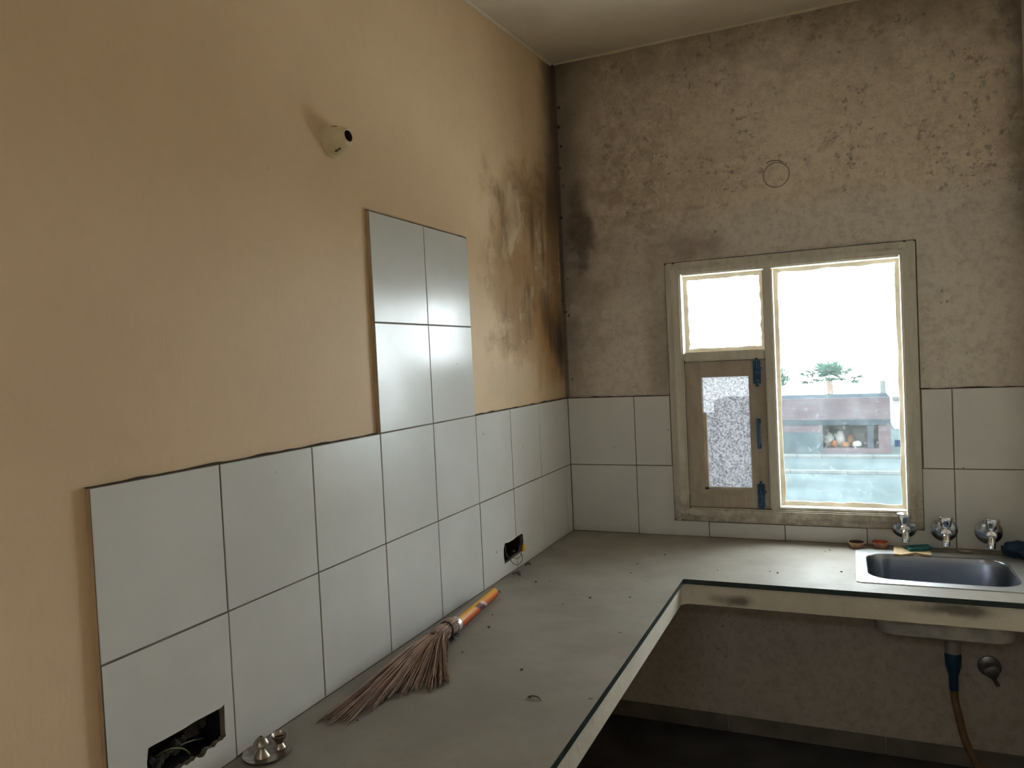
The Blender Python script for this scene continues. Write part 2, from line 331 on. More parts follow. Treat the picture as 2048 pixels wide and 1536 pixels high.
# ------------------------------------------------------------------ mesh helpers
def link(name, bm, mats, parent=None, loc=None, smooth=False, normals=True):
    if normals: bmesh.ops.recalc_face_normals(bm, faces=bm.faces)
    me = bpy.data.meshes.new(name); bm.to_mesh(me); bm.free()
    for m in (mats if isinstance(mats, (list, tuple)) else [mats]): me.materials.append(m)
    if smooth:
        for f in me.polygons: f.use_smooth = True
        try: me.set_sharp_from_angle(angle=math.radians(40))
        except Exception: pass
    o = bpy.data.objects.new(name, me); COL.objects.link(o)
    if loc is not None: o.location = loc
    if parent is not None: o.parent = parent
    return o
def tag(o, label=None, cat=None, group=None, kind=None):
    for k, v in (('label', label), ('category', cat), ('group', group), ('kind', kind)):
        if v: o[k] = v
    return o
def empty(name, loc, rz=0.0):
    o = bpy.data.objects.new(name, None); COL.objects.link(o); o.location = loc; o.rotation_euler = (0, 0, rz); o.empty_display_size = .05; return o
def box(bm, a, b, mi=0):
    a, b = Vector(a), Vector(b)
    v = [bm.verts.new((x, y, z)) for x in (a.x, b.x) for y in (a.y, b.y) for z in (a.z, b.z)]
    for q in ((0, 1, 3, 2), (4, 6, 7, 5), (0, 4, 5, 1), (2, 3, 7, 6), (0, 2, 6, 4), (1, 5, 7, 3)):
        f = bm.faces.new([v[i] for i in q]); f.material_index = mi
    return v
def boxobj(name, a, b, mat, parent=None, bev=0.0, loc=None, seg=1):
    bm = bmesh.new(); box(bm, a, b)
    if bev: bmesh.ops.bevel(bm, geom=list(bm.edges), offset=bev, segments=seg, affect='EDGES')
    return link(name, bm, mat, parent, loc)
def slab(bm, loops, fn, t0, t1, mf=0, ms=0, mb=None, mh=None):
    """polygon with holes (2-D loops) extruded from t0 (front) to t1 (back)"""
    tris = tessellate_polygon([[Vector((a, b, 0)) for a, b in l] for l in loops])
    flat = [q for l in loops for q in l]
    f0 = [bm.verts.new(fn(a, b, t0)) for a, b in flat]; f1 = [bm.verts.new(fn(a, b, t1)) for a, b in flat]
    for t in tris:
        if len({t[0], t[1], t[2]}) < 3: continue
        for vv, mi in ((f0, mf), (f1, ms if mb is None else mb)):
            try: f = bm.faces.new([vv[i] for i in t]); f.material_index = mi
            except ValueError: pass
    k = 0
    for l in loops:
        L = len(l)
        for i in range(L):
            j = (i + 1) % L
            try: f = bm.faces.new((f0[k + i], f0[k + j], f1[k + j], f1[k + i])); f.material_index = ms if (k == 0 or mh is None) else mh
            except ValueError: pass
        k += L
def rect(a0, a1, b0, b1): return [(a0, b0), (a1, b0), (a1, b1), (a0, b1)]
fnL = lambda a, b, t: T(0, a, b) + Vector((t, 0, 0))       # left wall: a = y, b = z (tiles), t = metres into the room
fnB = lambda a, b, t: T(a, 0, b) + Vector((0, -t, 0))      # back wall: a = x, b = z
fnH = lambda a, b, t: T(a, b, 0) + Vector((0, 0, t))       # horizontal: a = x, b = y
def lathe(bm, prof, seg=24, axis='z', org=(0, 0, 0), mi=0, mis=None):
    org = Vector(org); rings = []
    for (h, r) in prof:
        ring = []
        if r < 1e-6: ring = [None]
        for i in range(seg if r >= 1e-6 else 1):
            a = 2 * math.pi * i / seg; c, s_ = r * math.cos(a), r * math.sin(a)
            q = {'z': (c, s_, h), 'x': (h, c, s_), 'y': (c, h, s_)}[axis]
            v = bm.verts.new(org + Vector(q))
            if ring == [None]: ring = [v]
            else: ring.append(v)
        rings.append(ring)
    for k in range(len(rings) - 1):
        A, B = rings[k], rings[k + 1]; m = mi if mis is None else mis[k]
        if len(A) == 1 and len(B) == 1: continue
        for i in range(seg):
            j = (i + 1) % seg
            if len(A) == 1: q = (A[0], B[j], B[i])
            elif len(B) == 1: q = (A[i], A[j], B[0])
            else: q = (A[i], A[j], B[j], B[i])
            bm.faces.new(q).material_index = m
    for ring, fl in ((rings[0], 1), (rings[-1], 0)):
        if len(ring) > 1:
            f = bm.faces.new(ring if not fl else list(reversed(ring))); f.material_index = mi if mis is None else (mis[0] if fl else mis[-1])
def tube(bm, pts, rad, seg=8, mi=0, closed=False, cap=True):
    pts = [Vector(p_) for p_ in pts]; N = len(pts)
    rad = [rad] * N if not isinstance(rad, (list, tuple)) else rad
    rings = []; nrm = None
    for i in range(N):
        if closed: t = (pts[(i + 1) % N] - pts[i - 1])
        else: t = pts[min(i + 1, N - 1)] - pts[max(i - 1, 0)]
        t.normalize()
        if nrm is None: nrm = t.orthogonal().normalized()
        nrm = (nrm - t * nrm.dot(t)).normalized(); bn = t.cross(nrm)
        rings.append([bm.verts.new(pts[i] + (nrm * math.cos(2 * math.pi * k / seg) + bn * math.sin(2 * math.pi * k / seg)) * rad[i]) for k in range(seg)])
    for i in range(N if closed else N - 1):
        A, B = rings[i], rings[(i + 1) % N]
        for k in range(seg):
            bm.faces.new((A[k], A[(k + 1) % seg], B[(k + 1) % seg], B[k])).material_index = mi
    if cap and not closed:
        bm.faces.new(list(reversed(rings[0]))).material_index = mi; bm.faces.new(rings[-1]).material_index = mi
def spline(P, n=6):                                # Catmull-Rom through points
    P = [Vector(q) for q in P]; out = []
    for i in range(len(P) - 1):
        a, b, c, d = P[max(i - 1, 0)], P[i], P[i + 1], P[min(i + 2, len(P) - 1)]
        for k in range(n):
            t = k / n
            out.append(.5 * ((2 * b) + (c - a) * t + (2 * a - 5 * b + 4 * c - d) * t * t + (3 * b - a - 3 * c + d) * t ** 3))
    return out + [P[-1]]
def pinset(px, ax, val, drop):                     # list of photo pixels -> 2-D tile coordinates on a plane
    keep = [i for i in range(3) if i != ax]
    return [tuple(hit(x, y, ax, val)[i] for i in keep) for x, y in px]

# ------------------------------------------------------------------ the room
PROUD = .012                                       # tile faces stand this far off the plaster
ZC = 6.97; ZF = -2.75
def zceil(y): return ZC + .065 * y
# holes of the two switch boxes
hl = [(170,1090),(290,1020),(480,920),(880,700),(1130,540),(1400,400),(1660,260),(1725,195),(1735,500),(1745,760),(1760,830),(1745,860),(1720,870),(1690,920),(1640,940),(1580,980),(1530,1060),(1400,1105),(1370,1140),(1340,1210),(1290,1270),(1220,1290),(1150,1270),(1100,1340),(1040,1370),(960,1440),(900,1430),(850,1480),(780,1540),(640,1600),(420,1690),(180,1790),(140,1400),(150,1300),(160,1150)]
HOLE1 = pinset([(280 + x / 10.24, 1390 + y / 10.24) for x, y in hl], 0, 0, 0)
hr = [(330,510),(400,495),(500,440),(590,370),(690,300),(720,310),(735,500),(712,560),(690,690),(560,790),(430,890),(325,960),(305,800),(300,650)]
HOLE2 = pinset([(980 + x / 10.97, 1040 + y / 10.97) for x, y in hr], 0, 0, 0)
def bounds(L): return min(a for a, b in L), max(a for a, b in L), min(b for a, b in L), max(b for a, b in L)
BX1, BX2 = bounds(HOLE1), bounds(HOLE2)
def grow(b, g): return rect(b[0] - g, b[1] + g, b[2] - g, b[3] + g)

bm = bmesh.new()
slab(bm, [[(.8, ZF - .3), (.8, 7.4), (ROOM_Y - .5, 7.4), (ROOM_Y - .5, ZF - .3)], grow(BX1, .01), grow(BX2, .01)], fnL, -PROUD, -.07)
slab(bm, [[(.8, ZF - .3), (.8, 7.4), (ROOM_Y - .5, 7.4), (ROOM_Y - .5, ZF - .3)]], fnL, -.07, -.23)
wall_left = tag(link('wall_left', bm, M['paint']), 'cream painted plaster wall with brown damp marks near the corner', kind='structure')
WX0, WX1, WZ0, WZ1 = 1.545, 4.672, .225, 3.86      # window outer edge
bm = bmesh.new()
slab(bm, [rect(-.78, XR + .8, ZF - .3, 7.4), rect(WX0 + .08, WX1 - .08, WZ0 + .08, WZ1 - .08)], fnB, -PROUD, -.24)
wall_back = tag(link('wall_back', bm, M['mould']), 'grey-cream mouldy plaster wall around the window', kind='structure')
bm = bmesh.new()
slab(bm, [[(.04, ZF - .3), (.04, 7.4), (ROOM_Y - .5, 7.4), (ROOM_Y - .5, ZF - .3), (FILL_DOOR_Y0, ZF - .3), (FILL_DOOR_Y0, FILL_DOOR_Z), (FILL_DOOR_Y1, FILL_DOOR_Z), (FILL_DOOR_Y1, ZF - .3)]], lambda a, b, t: T(XR, a, b) + Vector((t, 0, 0)), 0, .2)
tag(link('wall_right', bm, M['paint_plain']), 'plain cream wall beside the sink, with an unseen doorway added for fill light', kind='structure')
bm = bmesh.new()
slab(bm, [rect(-.78, XR + .7, ZF - .3, 7.4), rect(VX0, VX1, VZ0, VZ1)], lambda a, b, t: T(a, ROOM_Y, b) + Vector((0, t, 0)), 0, -.18)
wf = tag(link('wall_front', bm, M['paint_plain']), 'plain cream wall with an unseen high ventilator added for fill light', kind='structure')
for i_ in range(1, 4): boxobj('fill_vent_bar', T(VX0 + (VX1 - VX0) * i_ / 4 - .04, ROOM_Y - .4, VZ0 - .01), T(VX0 + (VX1 - VX0) * i_ / 4 + .04, ROOM_Y - .2, VZ1 + .01), M['sash'], wf)
fill_door = tag(boxobj('fill_door_1', T(XR - .05, FILL_DOOR_Y0 - .02, ZF), T(XR + .4, FILL_DOOR_Y0 + .2, FILL_DOOR_Z), M['sash']), 'brown timber frame of the unseen doorway added for fill light', kind='structure')
boxobj('fill_door_jamb', T(XR - .05, FILL_DOOR_Y1 - .2, ZF), T(XR + .4, FILL_DOOR_Y1 + .02, FILL_DOOR_Z), M['sash'], fill_door)
boxobj('fill_door_head', T(XR - .05, FILL_DOOR_Y0 + .2, FILL_DOOR_Z - .2), T(XR + .4, FILL_DOOR_Y1 - .2, FILL_DOOR_Z), M['sash'], fill_door)
tag(boxobj('floor', T(-.7, .7, ZF - .4), T(XR + .7, ROOM_Y - .7, ZF), M['floor']), 'dark stone floor under the worktop', kind='structure')
bm = bmesh.new()
va = [T(x, y, zceil(y)) for x, y in ((-.78, .8), (XR + .7, .8), (XR + .7, ROOM_Y - .66), (-.78, ROOM_Y - .66))]
vb = [v + Vector((0, 0, .2)) for v in va]
fa = [bm.verts.new(v) for v in va]; fb = [bm.verts.new(v) for v in vb]
bm.faces.new(fa); bm.faces.new(list(reversed(fb)))
for i in range(4): bm.faces.new((fa[i], fa[(i + 1) % 4], fb[(i + 1) % 4], fb[i]))
tag(link('ceiling', bm, M['ceil']), 'cream ceiling', kind='structure')
# rough bead of filler where walls meet the ceiling
def bead(name, p0, p1, r, mat, label, n_=60, amp=.5):
    bm = bmesh.new(); P = []; R = []
    for i in range(n_ + 1):
        q = p0.lerp(p1, i / n_); k = mnoise.noise(q * 9.0)
        P.append(q); R.append(r * (1 + amp * k))
    tube(bm, P, R, 6); return tag(link(name, bm, mat, smooth=True), label, kind='structure')
bead('trim_1', T(-.035, 0, zceil(0) - .005), T(-.035, -9, zceil(-9) - .005), .009, M['ceil'], 'thin raised bead where the left wall meets the ceiling')
bead('trim_2', T(0, .035, zceil(0) - .005), T(XR, .035, zceil(0) - .005), .006, M['ceil'], 'rough filler line where the back wall meets the ceiling')
# skirting pieces under the sink run
sx = hit(1455, 1440, 1, 0).x
sk = empty('baseboard_back', T(0, 0, ZF)); tag(sk, 'grey skirting slabs along the foot of the back wall', kind='structure')
xs = [max(-.04, sx - 2.0), sx, sx + 2.0, XR]
for a, b in zip(xs[:-1], xs[1:]):
    o = boxobj('skirting_slab', T(a + .006, .04, ZF) - sk.location, T(b - .006, .005, ZF + .23) - sk.location, M['skirt'], sk, .002)

# ------------------------------------------------------------------ wall tiles
G = .0034 / U / 2                                  # half joint
YC = [0, -.218] + [-(1.1758 + .958 * k) for k in range(8)]
XC = [0, 1.011, 2.015, 3.019, 4.023, 5.027, XR]
TM = [M['tile'], M['biscuit']]
_shared = {}
def put_tile(fn, wall, a0, a1, b0, b1, poly=None, holes=()):
    ca, cb = (a0 + a1) / 2, (b0 + b1) / 2
    w, h = abs(a1 - a0) - 2 * G, abs(b1 - b0) - 2 * G
    bm = bmesh.new()
    if poly is None and not holes:
        key = (fn is fnL, round(w, 3), round(h, 3))
        if key not in _shared:
            bv = .0012 / U
            o_ = fn(ca, cb, 0)
            ring = lambda e, t: [bm.verts.new(fn(ca + sx_ * (w / 2 - e), cb + sy_ * (h / 2 - e), t) - o_) for sx_, sy_ in ((-1, -1), (1, -1), (1, 1), (-1, 1))]
            A, B, C = ring(bv, 0), ring(0, -.0012), ring(0, -.0085)
            bm.faces.new(A)
            for P_, Q, mi in ((A, B, 0), (B, C, 1)):
                for i in range(4): bm.faces.new((P_[i], P_[(i + 1) % 4], Q[(i + 1) % 4], Q[i])).material_index = mi
            bm.faces.new(list(reversed(C))).material_index = 1
            bmesh.ops.recalc_face_normals(bm, faces=bm.faces)
            me = bpy.data.meshes.new('tile'); bm.to_mesh(me)
            for m in TM: me.materials.append(m)
            _shared[key] = me
        bm.free(); o = bpy.data.objects.new('tile', _shared[key]); COL.objects.link(o)
    else:
        o_ = fn(ca, cb, 0)
        slab(bm, [poly or rect(ca - w / 2, ca + w / 2, cb - h / 2, cb + h / 2), *holes], lambda a, b, t: fn(a, b, t) - o_, 0, -.0085, 0, 1)
        o = link('tile', bm, [M['tile'], M['grout']])
    o.parent = wall
    off = random.uniform(-.0002, .0002)
    o.location = fn(ca, cb, off)
    e = math.radians(.05); a_, b_ = random.uniform(-e, e), random.uniform(-e, e)
    o.rotation_euler = (0, a_, b_) if fn is fnL else (a_, 0, b_)
    return o
def notch(r, hole, axis_val, side):                # rect r=(a0,a1,b0,b1) with the part of `hole` on its side of a = axis_val cut out of its edge
    ins = (lambda q: q[0] <= axis_val) if side == 'hi' else (lambda q: q[0] >= axis_val)
    out = []; L = len(hole)
    for i in range(L):
        P_, Q = hole[i], hole[(i + 1) % L]
        if ins(P_): out.append((P_, False))
        if ins(P_) != ins(Q):
            t = (axis_val - P_[0]) / (Q[0] - P_[0]); out.append(((axis_val, P_[1] + t * (Q[1] - P_[1])), True))
    k = next(i for i in range(len(out)) if out[i][1] and out[(i + 1) % len(out)][1])
    ch = [q for q, _ in out[k + 1:] + out[:k + 1]]
    a0, a1, b0, b1 = r
    ch.sort(key=lambda q: 0) if False else None
    if side == 'hi':                               # hole on the edge a = a1
        if ch[0][1] > ch[-1][1]: ch.reverse()
        return [(a0, b0), (a1, b0)] + ch + [(a1, b1), (a0, b1)]
    if ch[0][1] < ch[-1][1]: ch.reverse()
    return [(a0, b0), (a1, b0), (a1, b1), (a0, b1)] + ch
for k in range(len(YC) - 1):
    y0, y1 = YC[k + 1], YC[k]
    rows = [0, 1] + ([2, 3] if k in (4, 5) else [])
    for r_ in rows:
        if k == 8 and r_ == 0:
            put_tile(fnL, wall_left, y0, y1, 0, 1, holes=[HOLE1])
        elif k in (2, 3) and r_ == 0:
            j = YC[3]
            if k == 3: put_tile(fnL, wall_left, y0, y1, 0, 1, poly=notch((y0 + G, y1 - G, G, 1 - G), HOLE2, y1 - G, 'hi'))
            else: put_tile(fnL, wall_left, y0, y1, 0, 1, poly=notch((y0 + G, y1 - G, G, 1 - G), HOLE2, y0 + G, 'lo'))
        else: put_tile(fnL, wall_left, y0, y1, r_, r_ + 1)
# back wall
g = G
put_tile(fnB, wall_back, XC[0], XC[1], 0, 1); put_tile(fnB, wall_back, XC[0], XC[1], 1, 2)
WG = .010
put_tile(fnB, wall_back, XC[1], WX0 - WG, 1, 2)
put_tile(fnB, wall_back, XC[1], XC[2], 0, 1, poly=[(XC[1] + g, g), (XC[2] - g, g), (XC[2] - g, WZ0 - WG), (WX0 - WG, WZ0 - WG), (WX0 - WG, 1 - g), (XC[1] + g, 1 - g)])
put_tile(fnB, wall_back, XC[2], XC[3], 0, WZ0 - WG); put_tile(fnB, wall_back, XC[3], XC[4], 0, WZ0 - WG)
put_tile(fnB, wall_back, XC[4], XC[5], 0, 1, poly=[(XC[4] + g, g), (XC[5] - g, g), (XC[5] - g, 1 - g), (WX1 + WG, 1 - g), (WX1 + WG, WZ0 - WG), (XC[4] + g, WZ0 - WG)])
put_tile(fnB, wall_back, WX1 + WG * 1.6, XC[5], 1, 2)
put_tile(fnB, wall_back, XC[5], XC[6], 0, 1); put_tile(fnB, wall_back, XC[5], XC[6], 1, 2)
YE = YC[-1]; TY0, TY1 = YC[6], YC[4]
bm = bmesh.new()
slab(bm, [[(0, -.05), (0, 2), (TY1, 2), (TY1, 4), (TY0, 4), (TY0, 2), (YE, 2), (YE, -.05)], HOLE1, HOLE2], fnL, -.0014, -PROUD - .001, 0, 1, mh=0)
link('grout', bm, [M['grout'], M['mortar']], wall_left)
bm = bmesh.new()
slab(bm, [[(0, -.05), (XR, -.05), (XR, 2), (WX1, 2), (WX1, WZ0), (WX0, WZ0), (WX0, 2), (0, 2)]], fnB, -.0016, -PROUD - .001)
link('grout', bm, M['grout'], wall_back)
# dirt lodged on the ledges
def ledge(fn, wall, a0, a1, z, lo=.0012, hi=.0045, mat=None, step=.02):
    bm = bmesh.new(); N = int(abs(a1 - a0) / step); prev = None
    for i in range(N + 1):
        a = a0 + (a1 - a0) * i / N
        h = (lo + (hi - lo) * max(0, .5 + mnoise.noise(Vector((a * 6, z * 3.1, 1.7)))) ** 1.6) / U
        d = -.0012 + .0016 * mnoise.noise(Vector((a * 9, z, 5.1)))
        ring = [bm.verts.new(fn(a, z + q, t)) for q, t in ((-.001, d), (h * .55, d - .001), (h, -.007), (h * .8, -PROUD), (-.001, -PROUD))]
        if prev:
            for j in range(5): bm.faces.new((prev[j], prev[(j + 1) % 5], ring[(j + 1) % 5], ring[j]))
        else: bm.faces.new(ring)
        prev = ring
    bm.faces.new(list(reversed(prev)))
    link('ledge_dirt', bm, mat or M['ledge'], wall)
ledge(fnL, wall_left, 0, TY1, 2.0); ledge(fnL, wall_left, TY0, YE, 2.0, hi=.004); ledge(fnL, wall_left, TY1, TY0, 4.0, lo=.0016, hi=.004)
ledge(fnB, wall_back, 0, WX0, 2.0); ledge(fnB, wall_back, WX1, XR, 2.0)

# ------------------------------------------------------------------ window
win = empty('window_1', T(WX0, 0, WZ0)); tag(win, 'old cream painted timber window with fixed lights and a small sash', kind='structure')
def wb(name, x0, x1, z0, z1, t0, t1, mat, parent=win, bev=.003):
    par_loc = win.location if parent is win else win.location
    return boxobj(name, fnB(x0, z0, t0) - par_loc, fnB(x1, z1, t1) - par_loc, mat, parent, bev, seg=2)
TB = M['timber']
# moulded architrave round the frame
for nm, r_ in (('architrave', (WX0, WX0 + .115, WZ0, WZ1)), ('architrave', (WX1 - .115, WX1, WZ0, WZ1)), ('architrave', (WX0 + .115, WX1 - .115, WZ1 - .115, WZ1)), ('architrave', (WX0 + .115, WX1 - .115, WZ0, WZ0 + .115))):
    wb(nm, *r_, .010, -.03, TB, bev=.005)
for r_ in ((WX0 - .012, WX0 + .002, WZ0, WZ1), (WX1 - .002, WX1 + .016, WZ0 - .01, WZ1), (WX0 - .012, WX1 + .012, WZ1 - .002, WZ1 + .012), (WX0, WX1, WZ0 - .012, WZ0 + .002)): wb('edge_dirt', *r_, -.0045, -.025, M['gapdirt'], bev=0)
IX0, IX1, IZ0, IZ1 = WX0 + .085, WX1 - .085, WZ0 + .085, WZ1 - .085
wb('stile', IX0, 1.765, IZ0, IZ1, .028, -.075, TB, bev=.006); wb('stile', 4.495, IX1, IZ0, IZ1, .028, -.075, TB, bev=.006)
wb('head_rail', 1.765, 4.495, 3.668, IZ1, .0275, -.075, TB, bev=.006); wb('sill_rail', 1.765, 4.495, IZ0, .425, .0275, -.075, TB, bev=.006)
wb('sill_moulding', 2.978, 4.495, .425, .462, .014, -.075, TB)
wb('mullion', 2.850, 2.978, .425, 3.668, .026, -.075, TB, bev=.005)
wb('transom', 1.765, 2.850, 2.465, 2.595, .020, -.075, TB, bev=.005)
def bead_ring(name, x0, x1, z0, z1, w, t0, t1, mat, jag=0.0):
    """sloping glazing putty with a slightly ragged inner edge"""
    bm = bmesh.new(); N = 22; O = []; I = []
    per = [(0, 0), (1, 0), (1, 1), (0, 1)]
    for s_ in range(4):
        for i in range(N):
            t = i / N; a, b = per[s_], per[(s_ + 1) % 4]
            u, v = a[0] + (b[0] - a[0]) * t, a[1] + (b[1] - a[1]) * t
            k = w * (1 + jag * mnoise.noise(Vector((u * 7 + x0, v * 9, z0 * 3 + s_))))
            O.append((x0 + u * (x1 - x0), z0 + v * (z1 - z0))); I.append((x0 + k + u * (x1 - x0 - 2 * k), z0 + k + v * (z1 - z0 - 2 * k)))
    ro = [bm.verts.new(fnB(a, b, t0) - win.location) for a, b in O]; ri = [bm.verts.new(fnB(a, b, t1 + .004) - win.location) for a, b in I]
    rj = [bm.verts.new(fnB(a, b, t1 - .002) - win.location) for a, b in I]; rk = [bm.verts.new(fnB(a, b, t1 - .002) - win.location) for a, b in O]
    L = len(O)
    for A, B in ((ro, ri), (ri, rj), (rj, rk)):
        for i in range(L): bm.faces.new((A[i], A[(i + 1) % L], B[(i + 1) % L], B[i]))
    return link(name, bm, mat, win)
bead_ring('glazing_bead', 2.978, 4.495, .462, 3.668, .050, -.034, -.046, M['bead'], .35)
bead_ring('glazing_bead', 1.765, 2.850, 2.595, 3.668, .055, -.034, -.046, M['bead'], .35)
def pane(name, x0, x1, z0, z1, t, mat, parent=win):
    return boxobj(name, fnB(x0, z0, t) - win.location, fnB(x1, z1, t - .003) - win.location, mat, parent)
def pane1(name, x0, x1, z0, z1, t, mat):           # single sheet, so dust is counted once
    bm = bmesh.new(); bm.faces.new([bm.verts.new(fnB(a, b, t) - win.location) for a, b in rect(x0, x1, z0, z1)])
    return link(name, bm, mat, win)
pane1('glass_pane', 2.985, 4.488, .47, 3.66, -.047, M['glass'])
pane1('glass_pane', 1.772, 2.843, 2.60, 3.66, -.047, M['glass_top'])
# opening sash
for r_ in ((1.760, 1.80, .42, 2.47), (2.815, 2.855, .42, 2.47), (1.80, 2.815, .42, .462), (1.80, 2.815, 2.428, 2.47)): wb('rebate_stop', *r_, -.0345, -.06, TB, bev=0)
SX0, SX1, SZ0, SZ1 = 1.772, 2.843, .432, 2.458; GX0, GX1, GZ0, GZ1 = 1.985, 2.622, .672, 2.240
bm = bmesh.new(); slab(bm, [rect(SX0, SX1, SZ0, SZ1), rect(GX0, GX1, GZ0, GZ1)], lambda a, b, t: fnB(a, b, t) - win.location, .008, -.034)
sash = link('sash', bm, M['sash'], win)
pane1('sash_glass', GX0, GX1, GZ0, GZ1, -.022, M['glass_sash']).parent = sash
bm = bmesh.new()
for z0_, z1_, x_, w_ in ((GZ0, GZ0 + .03, GX0, GX1 - GX0), (GZ0, GZ1 - .5, GX0, .045)):
    box(bm, fnB(x_, z0_, -.006) - win.location, fnB(x_ + w_, z1_, -.021) - win.location)
link('putty', bm, M['bead'], sash)
def bolt(zc, half, w_, kind):
    x = 2.735; bm = bmesh.new(); L_ = lambda a, b, t: fnB(a, b, t) - win.location
    if kind == 'bolt':
        box(bm, L_(x - w_, zc - half, .0078), L_(x + w_, zc + half, .0108))
        tube(bm, [L_(x, zc - half * 1.25, .0155), L_(x, zc + half * 1.25, .0155)], .0055, 10)
        for q in (-.7, 0, .7): box(bm, L_(x - w_ * .75, zc + half * q - .012, .0105), L_(x + w_ * .75, zc + half * q + .012, .0215))
        tube(bm, [L_(x, zc + half * .35, .016), L_(x + .07, zc + half * .35, .022)], .004, 8)
        return link('tower_bolt', bm, M['blue'], sash)
    P = spline([L_(x, zc + half, .006), L_(x, zc + half * .85, .028), L_(x, zc, .034), L_(x, zc - half * .85, .028), L_(x, zc - half, .006)], 5)
    tube(bm, P, .0065, 8)
    for q in (-1, 1): box(bm, L_(x - .028, zc + q * half - .03, .0078), L_(x + .028, zc + q * half + .03, .0105))
    return link('pull_handle', bm, M['blue'], sash, smooth=True)
bolt(2.29, .155, .050, 'bolt'); bolt(1.455, .175, .02, 'handle'); bolt(.610, .160, .048, 'bolt')
for z_ in (2.15, .72):
    bm = bmesh.new(); tube(bm, [fnB(1.768, z_ - .11, .011) - win.location, fnB(1.768, z_ + .11, .011) - win.location], .006, 8)
    link('hinge', bm, M['sash'], sash)

# ------------------------------------------------------------------ worktop
cnt = empty('kitchen_worktop', T(0, 0, 0) - Vector((0, 0, .09))); tag(cnt, 'L-shaped dusty grey stone worktop on a plastered slab', 'worktop')
co_ = cnt.location
SKX0, SKX1, SKY0, SKY1 = 3.875, 5.63, -1.74, -.27     # sink rim
BX0, BXX, BY0, BY1 = 3.985, 5.47, -1.60, -.44         # bowl opening
EY = -2.08; EX = 2.055; END = YE - .02
def rrect(x0, x1, y0, y1, r, n_=7):
    out = []
    for cx_, cy_, a0 in ((x1 - r, y0 + r, -90), (x1 - r, y1 - r, 0), (x0 + r, y1 - r, 90), (x0 + r, y0 + r, 180)):
        for i in range(n_ + 1):
            a = math.radians(a0 + 90 * i / n_); out.append((cx_ + r * math.cos(a), cy_ + r * math.sin(a)))
    return out
def Lpoly(ex, ey, r):
    inner = [(ex + r - r * math.cos(math.radians(a)) * 1.0, ey - r + r * math.sin(math.radians(a))) for a in (90, 60, 30, 0)]
    return [(.001, -.001), (.001, END), (ex, END)] + [(q[0], q[1]) for q in reversed(inner)] + [(XR - .002, ey), (XR - .002, -.001)]
hole = rect(BX0 - .06, BXX + .06, BY0 - .06, BY1 + .06)
bm = bmesh.new(); slab(bm, [Lpoly(EX, EY, .03), hole], lambda a, b, t: fnH(a, b, t) - co_, 0, -.017, 0, 1)
link('stone_top', bm, [M['stone'], M['stone_edge']], cnt)
bm = bmesh.new(); slab(bm, [Lpoly(EX - .03, EY + .03, .10), hole], lambda a, b, t: fnH(a, b, t) - co_, -.0165, -.088)
sl = link('slab', bm, M['slab'], cnt)
boxobj('support_pier', T(.02, END + .02, ZF) - co_, T(EX - .15, END + .38, -.29) - co_, M['slab'], cnt, .004)

# ------------------------------------------------------------------ sink
sink = empty('kitchen_sink', T((SKX0 + SKX1) / 2, (SKY0 + SKY1) / 2, -.70)); so = sink.location
tag(sink, 'stainless steel sink set into the worktop under the wall taps', 'sink')
bm = bmesh.new()
slab(bm, [rrect(SKX0, SKX1, SKY0, SKY1, .05), rrect(BX0, BXX, BY0, BY1, .26)], lambda a, b, t: fnH(a, b, t) - so, .003, .0002)
link('rim', bm, M['steel_rim'], sink)
bm = bmesh.new(); prev = None
lev = [(.0, .003, .26), (.006, -.003, .26), (.015, -.02, .26), (.035, -.10, .25), (.05, -.165, .24), (.07, -.185, .22), (.13, -.196, .2), (.30, -.199, .15), (.48, -.201, .06)]
rings = []
for ins_, z_, r_ in lev:
    rr = rrect(BX0 + ins_, BXX - ins_, BY0 + ins_, BY1 - ins_, max(.04, r_))
    rings.append([bm.verts.new(fnH(a, b, z_) - so) for a, b in rr])
for A, B in zip(rings[:-1], rings[1:]):
    for i in range(len(A)): bm.faces.new((A[i], A[(i + 1) % len(A)], B[(i + 1) % len(A)], B[i]))
bm.faces.new(rings[-1])
bowl = link('bowl', bm, [M['bowl_out'], M['steel']], sink, smooth=True)
md = bowl.modifiers.new('thickness', 'SOLIDIFY'); md.thickness = .003; md.offset = -1; md.material_offset = 1; md.material_offset_rim = 1
DR = (4.85, -1.0)
bm = bmesh.new(); lathe(bm, [(0, .0), (.0015, .036), (.003, .04), (.0, .042)], 24, org=T(DR[0], DR[1], 0) + Vector((0, 0, -.1995)) - so); link('strainer', bm, M['chrome'], sink, smooth=True)
bm = bmesh.new(); lathe(bm, [(-.203, .034), (-.225, .034), (-.227, .026), (-.285, .024), (-.299, .0235)], 20, org=T(DR[0], DR[1], 0) - so); link('waste_coupling', bm, M['pvc'], sink, smooth=True)
# hose
hz = T(DR[0], DR[1], -.985); hose = empty('drain_hose', T(5.45, -1.05, ZF)); ho = hose.location
tag(hose, 'brown drain hose with a blue sleeve hanging below the sink', 'hose')
bm = bmesh.new(); lathe(bm, [(.012, .0245), (.0, .026), (-.035, .024), (-.062, .0165), (-.072, .0148), (-.115, .0145), (-.118, .0125)], 18, org=hz - ho); link('blue_sleeve', bm, M['tape'], hose, smooth=True)
P = spline([T(4.85, -1, -1.34), T(4.856, -1, -1.48), T(4.885, -1, -1.65), T(4.945, -1, -1.94), T(5.07, -1.01, -2.24), T(5.25, -1.03, -2.50), T(5.45, -1.05, ZF + .05), T(5.62, -1.1, ZF + .042)], 6)
bm = bmesh.new(); tube(bm, [q - ho for q in P], .0125, 12); link('hose_pipe', bm, M['hose'], hose, smooth=True)

